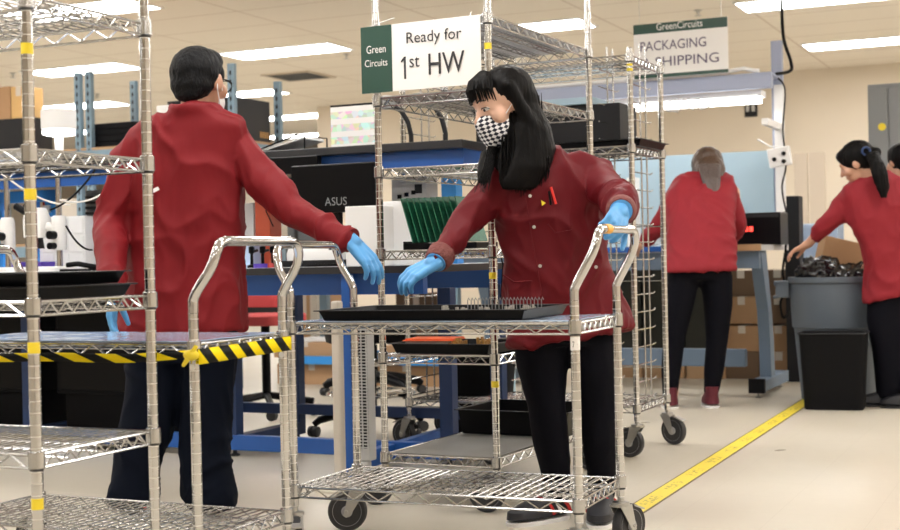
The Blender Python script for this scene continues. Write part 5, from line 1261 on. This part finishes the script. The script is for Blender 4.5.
hm = MB(); hm.ell(T(0, -.020, .040), (.084, .100, .090), Rm); hm.ell(T(0, -.05, .0), (.070, .062, .065), Rm); hm.ell(T(0, .045, .075), (.06, .045, .04), Rm)
hm.capsule(T(0, -.10, .03), T(0, -.125, .01), .028, .03)
blob('hair', hm, 'hair', root, .007, 4, (.003, 40, 40, 12), I)
hp = MB().loft([sec(871, 152, DR-.08, 14, .06, 0, 0), sec(876, 162, DR-.14, 15, .06), sec(880, 175, DR-.16, 17, .05), sec(883, 188, DR-.165, 14, .04), sec(884, 198, DR-.165, 6, .02)], 16, 2)
blob('ponytail', hp, 'hair', root, .006, 3, (.004, 60, 60, 6), I)
tie = MB().tube([pd(866+4*math.cos(R(40*k)), 151+4*math.sin(R(40*k)), DR-.10) for k in range(9)], .006, 8, closed=True).build('hair_tie', 'blue_dark', root, True, local=I)

# ============ the worker glimpsed at the right edge
DX = 8.6
foot = pz(915, 390, 0); foot.z = 0; root = thing('person', 'person glimpsed behind the ponytailed worker at the right edge, dark hair and red coat', 'person', (pd(908, 260, DX).x, pd(908, 260, DX).y, 0)); I = inv(root)
HX = frame_matrix(pd(901, 163, DX), (-.3, .9, -.1), (0, 0, 1)) @ Matrix.Scale(.95, 4)
body = add_head(MB(), HX); body.loft([sec(906, 190, DX, 46, .14), sec(908, 280, DX, 44, .16)]); gz = pd(908, 380, DX)
for k in (-1, 1):
    q = pd(908+8*k, 285, DX); limb(body, [q, Vector((q.x, q.y, .45)), Vector((q.x, q.y, .08))], [.07, .048, .034])
    sh, el, wr = pd(908+24*k, 190, DX), pd(908+30*k, 235, DX-.02), pd(908+24*k, 262, DX-.2); limb(body, [sh, el, wr], [.04, .032, .024]); add_hand(body, hand_matrix(wr, (0, -.8, -.4), (0, 0, -1)), k, .4, .95)
blob('body', body, 'skin', root, .009, 3, None, I)
c = MB().loft([sec(904, 180, DX, 26, .13), sec(906, 187, DX, 52, .17), sec(907, 200, DX, 62, .21), sec(908, 250, DX, 58, .23), sec(908, 290, DX, 64, .25)], 28, 2.4)
for k in (-1, 1): limb(c, [pd(908+22*k, 192, DX), pd(908+30*k, 235, DX-.02), pd(908+25*k, 258, DX-.16)], [.06, .055, .042])
blob('coat', c, 'coat_red', root, .012, 4, (.012, 6, 6, 3), I)
p = MB()
for k in (-1, 1):
    q = pd(908+8*k, 280, DX); limb(p, [q, Vector((q.x, q.y, .45)), Vector((q.x, q.y, .10))], [.095, .075, .06]); shoe(root, 'shoe', (-.3, -.8), (q.x, q.y, 0), 'shoe_black', 'shoe_black', .25, None, I)
blob('trousers', p, 'legging', root, .012, 3, None, I)
T = lambda x, y, z: HX @ Vector((x, y, z)); Rm = HX.to_3x3().normalized().to_4x4()
blob('hair', MB().ell(T(0, -.020, .040), (.086, .102, .092), Rm).ell(T(0, -.05, 0), (.07, .06, .07), Rm).ell(T(0, .045, .075), (.06, .045, .04), Rm), 'hair', root, .008, 4, (.003, 40, 40, 12), I)
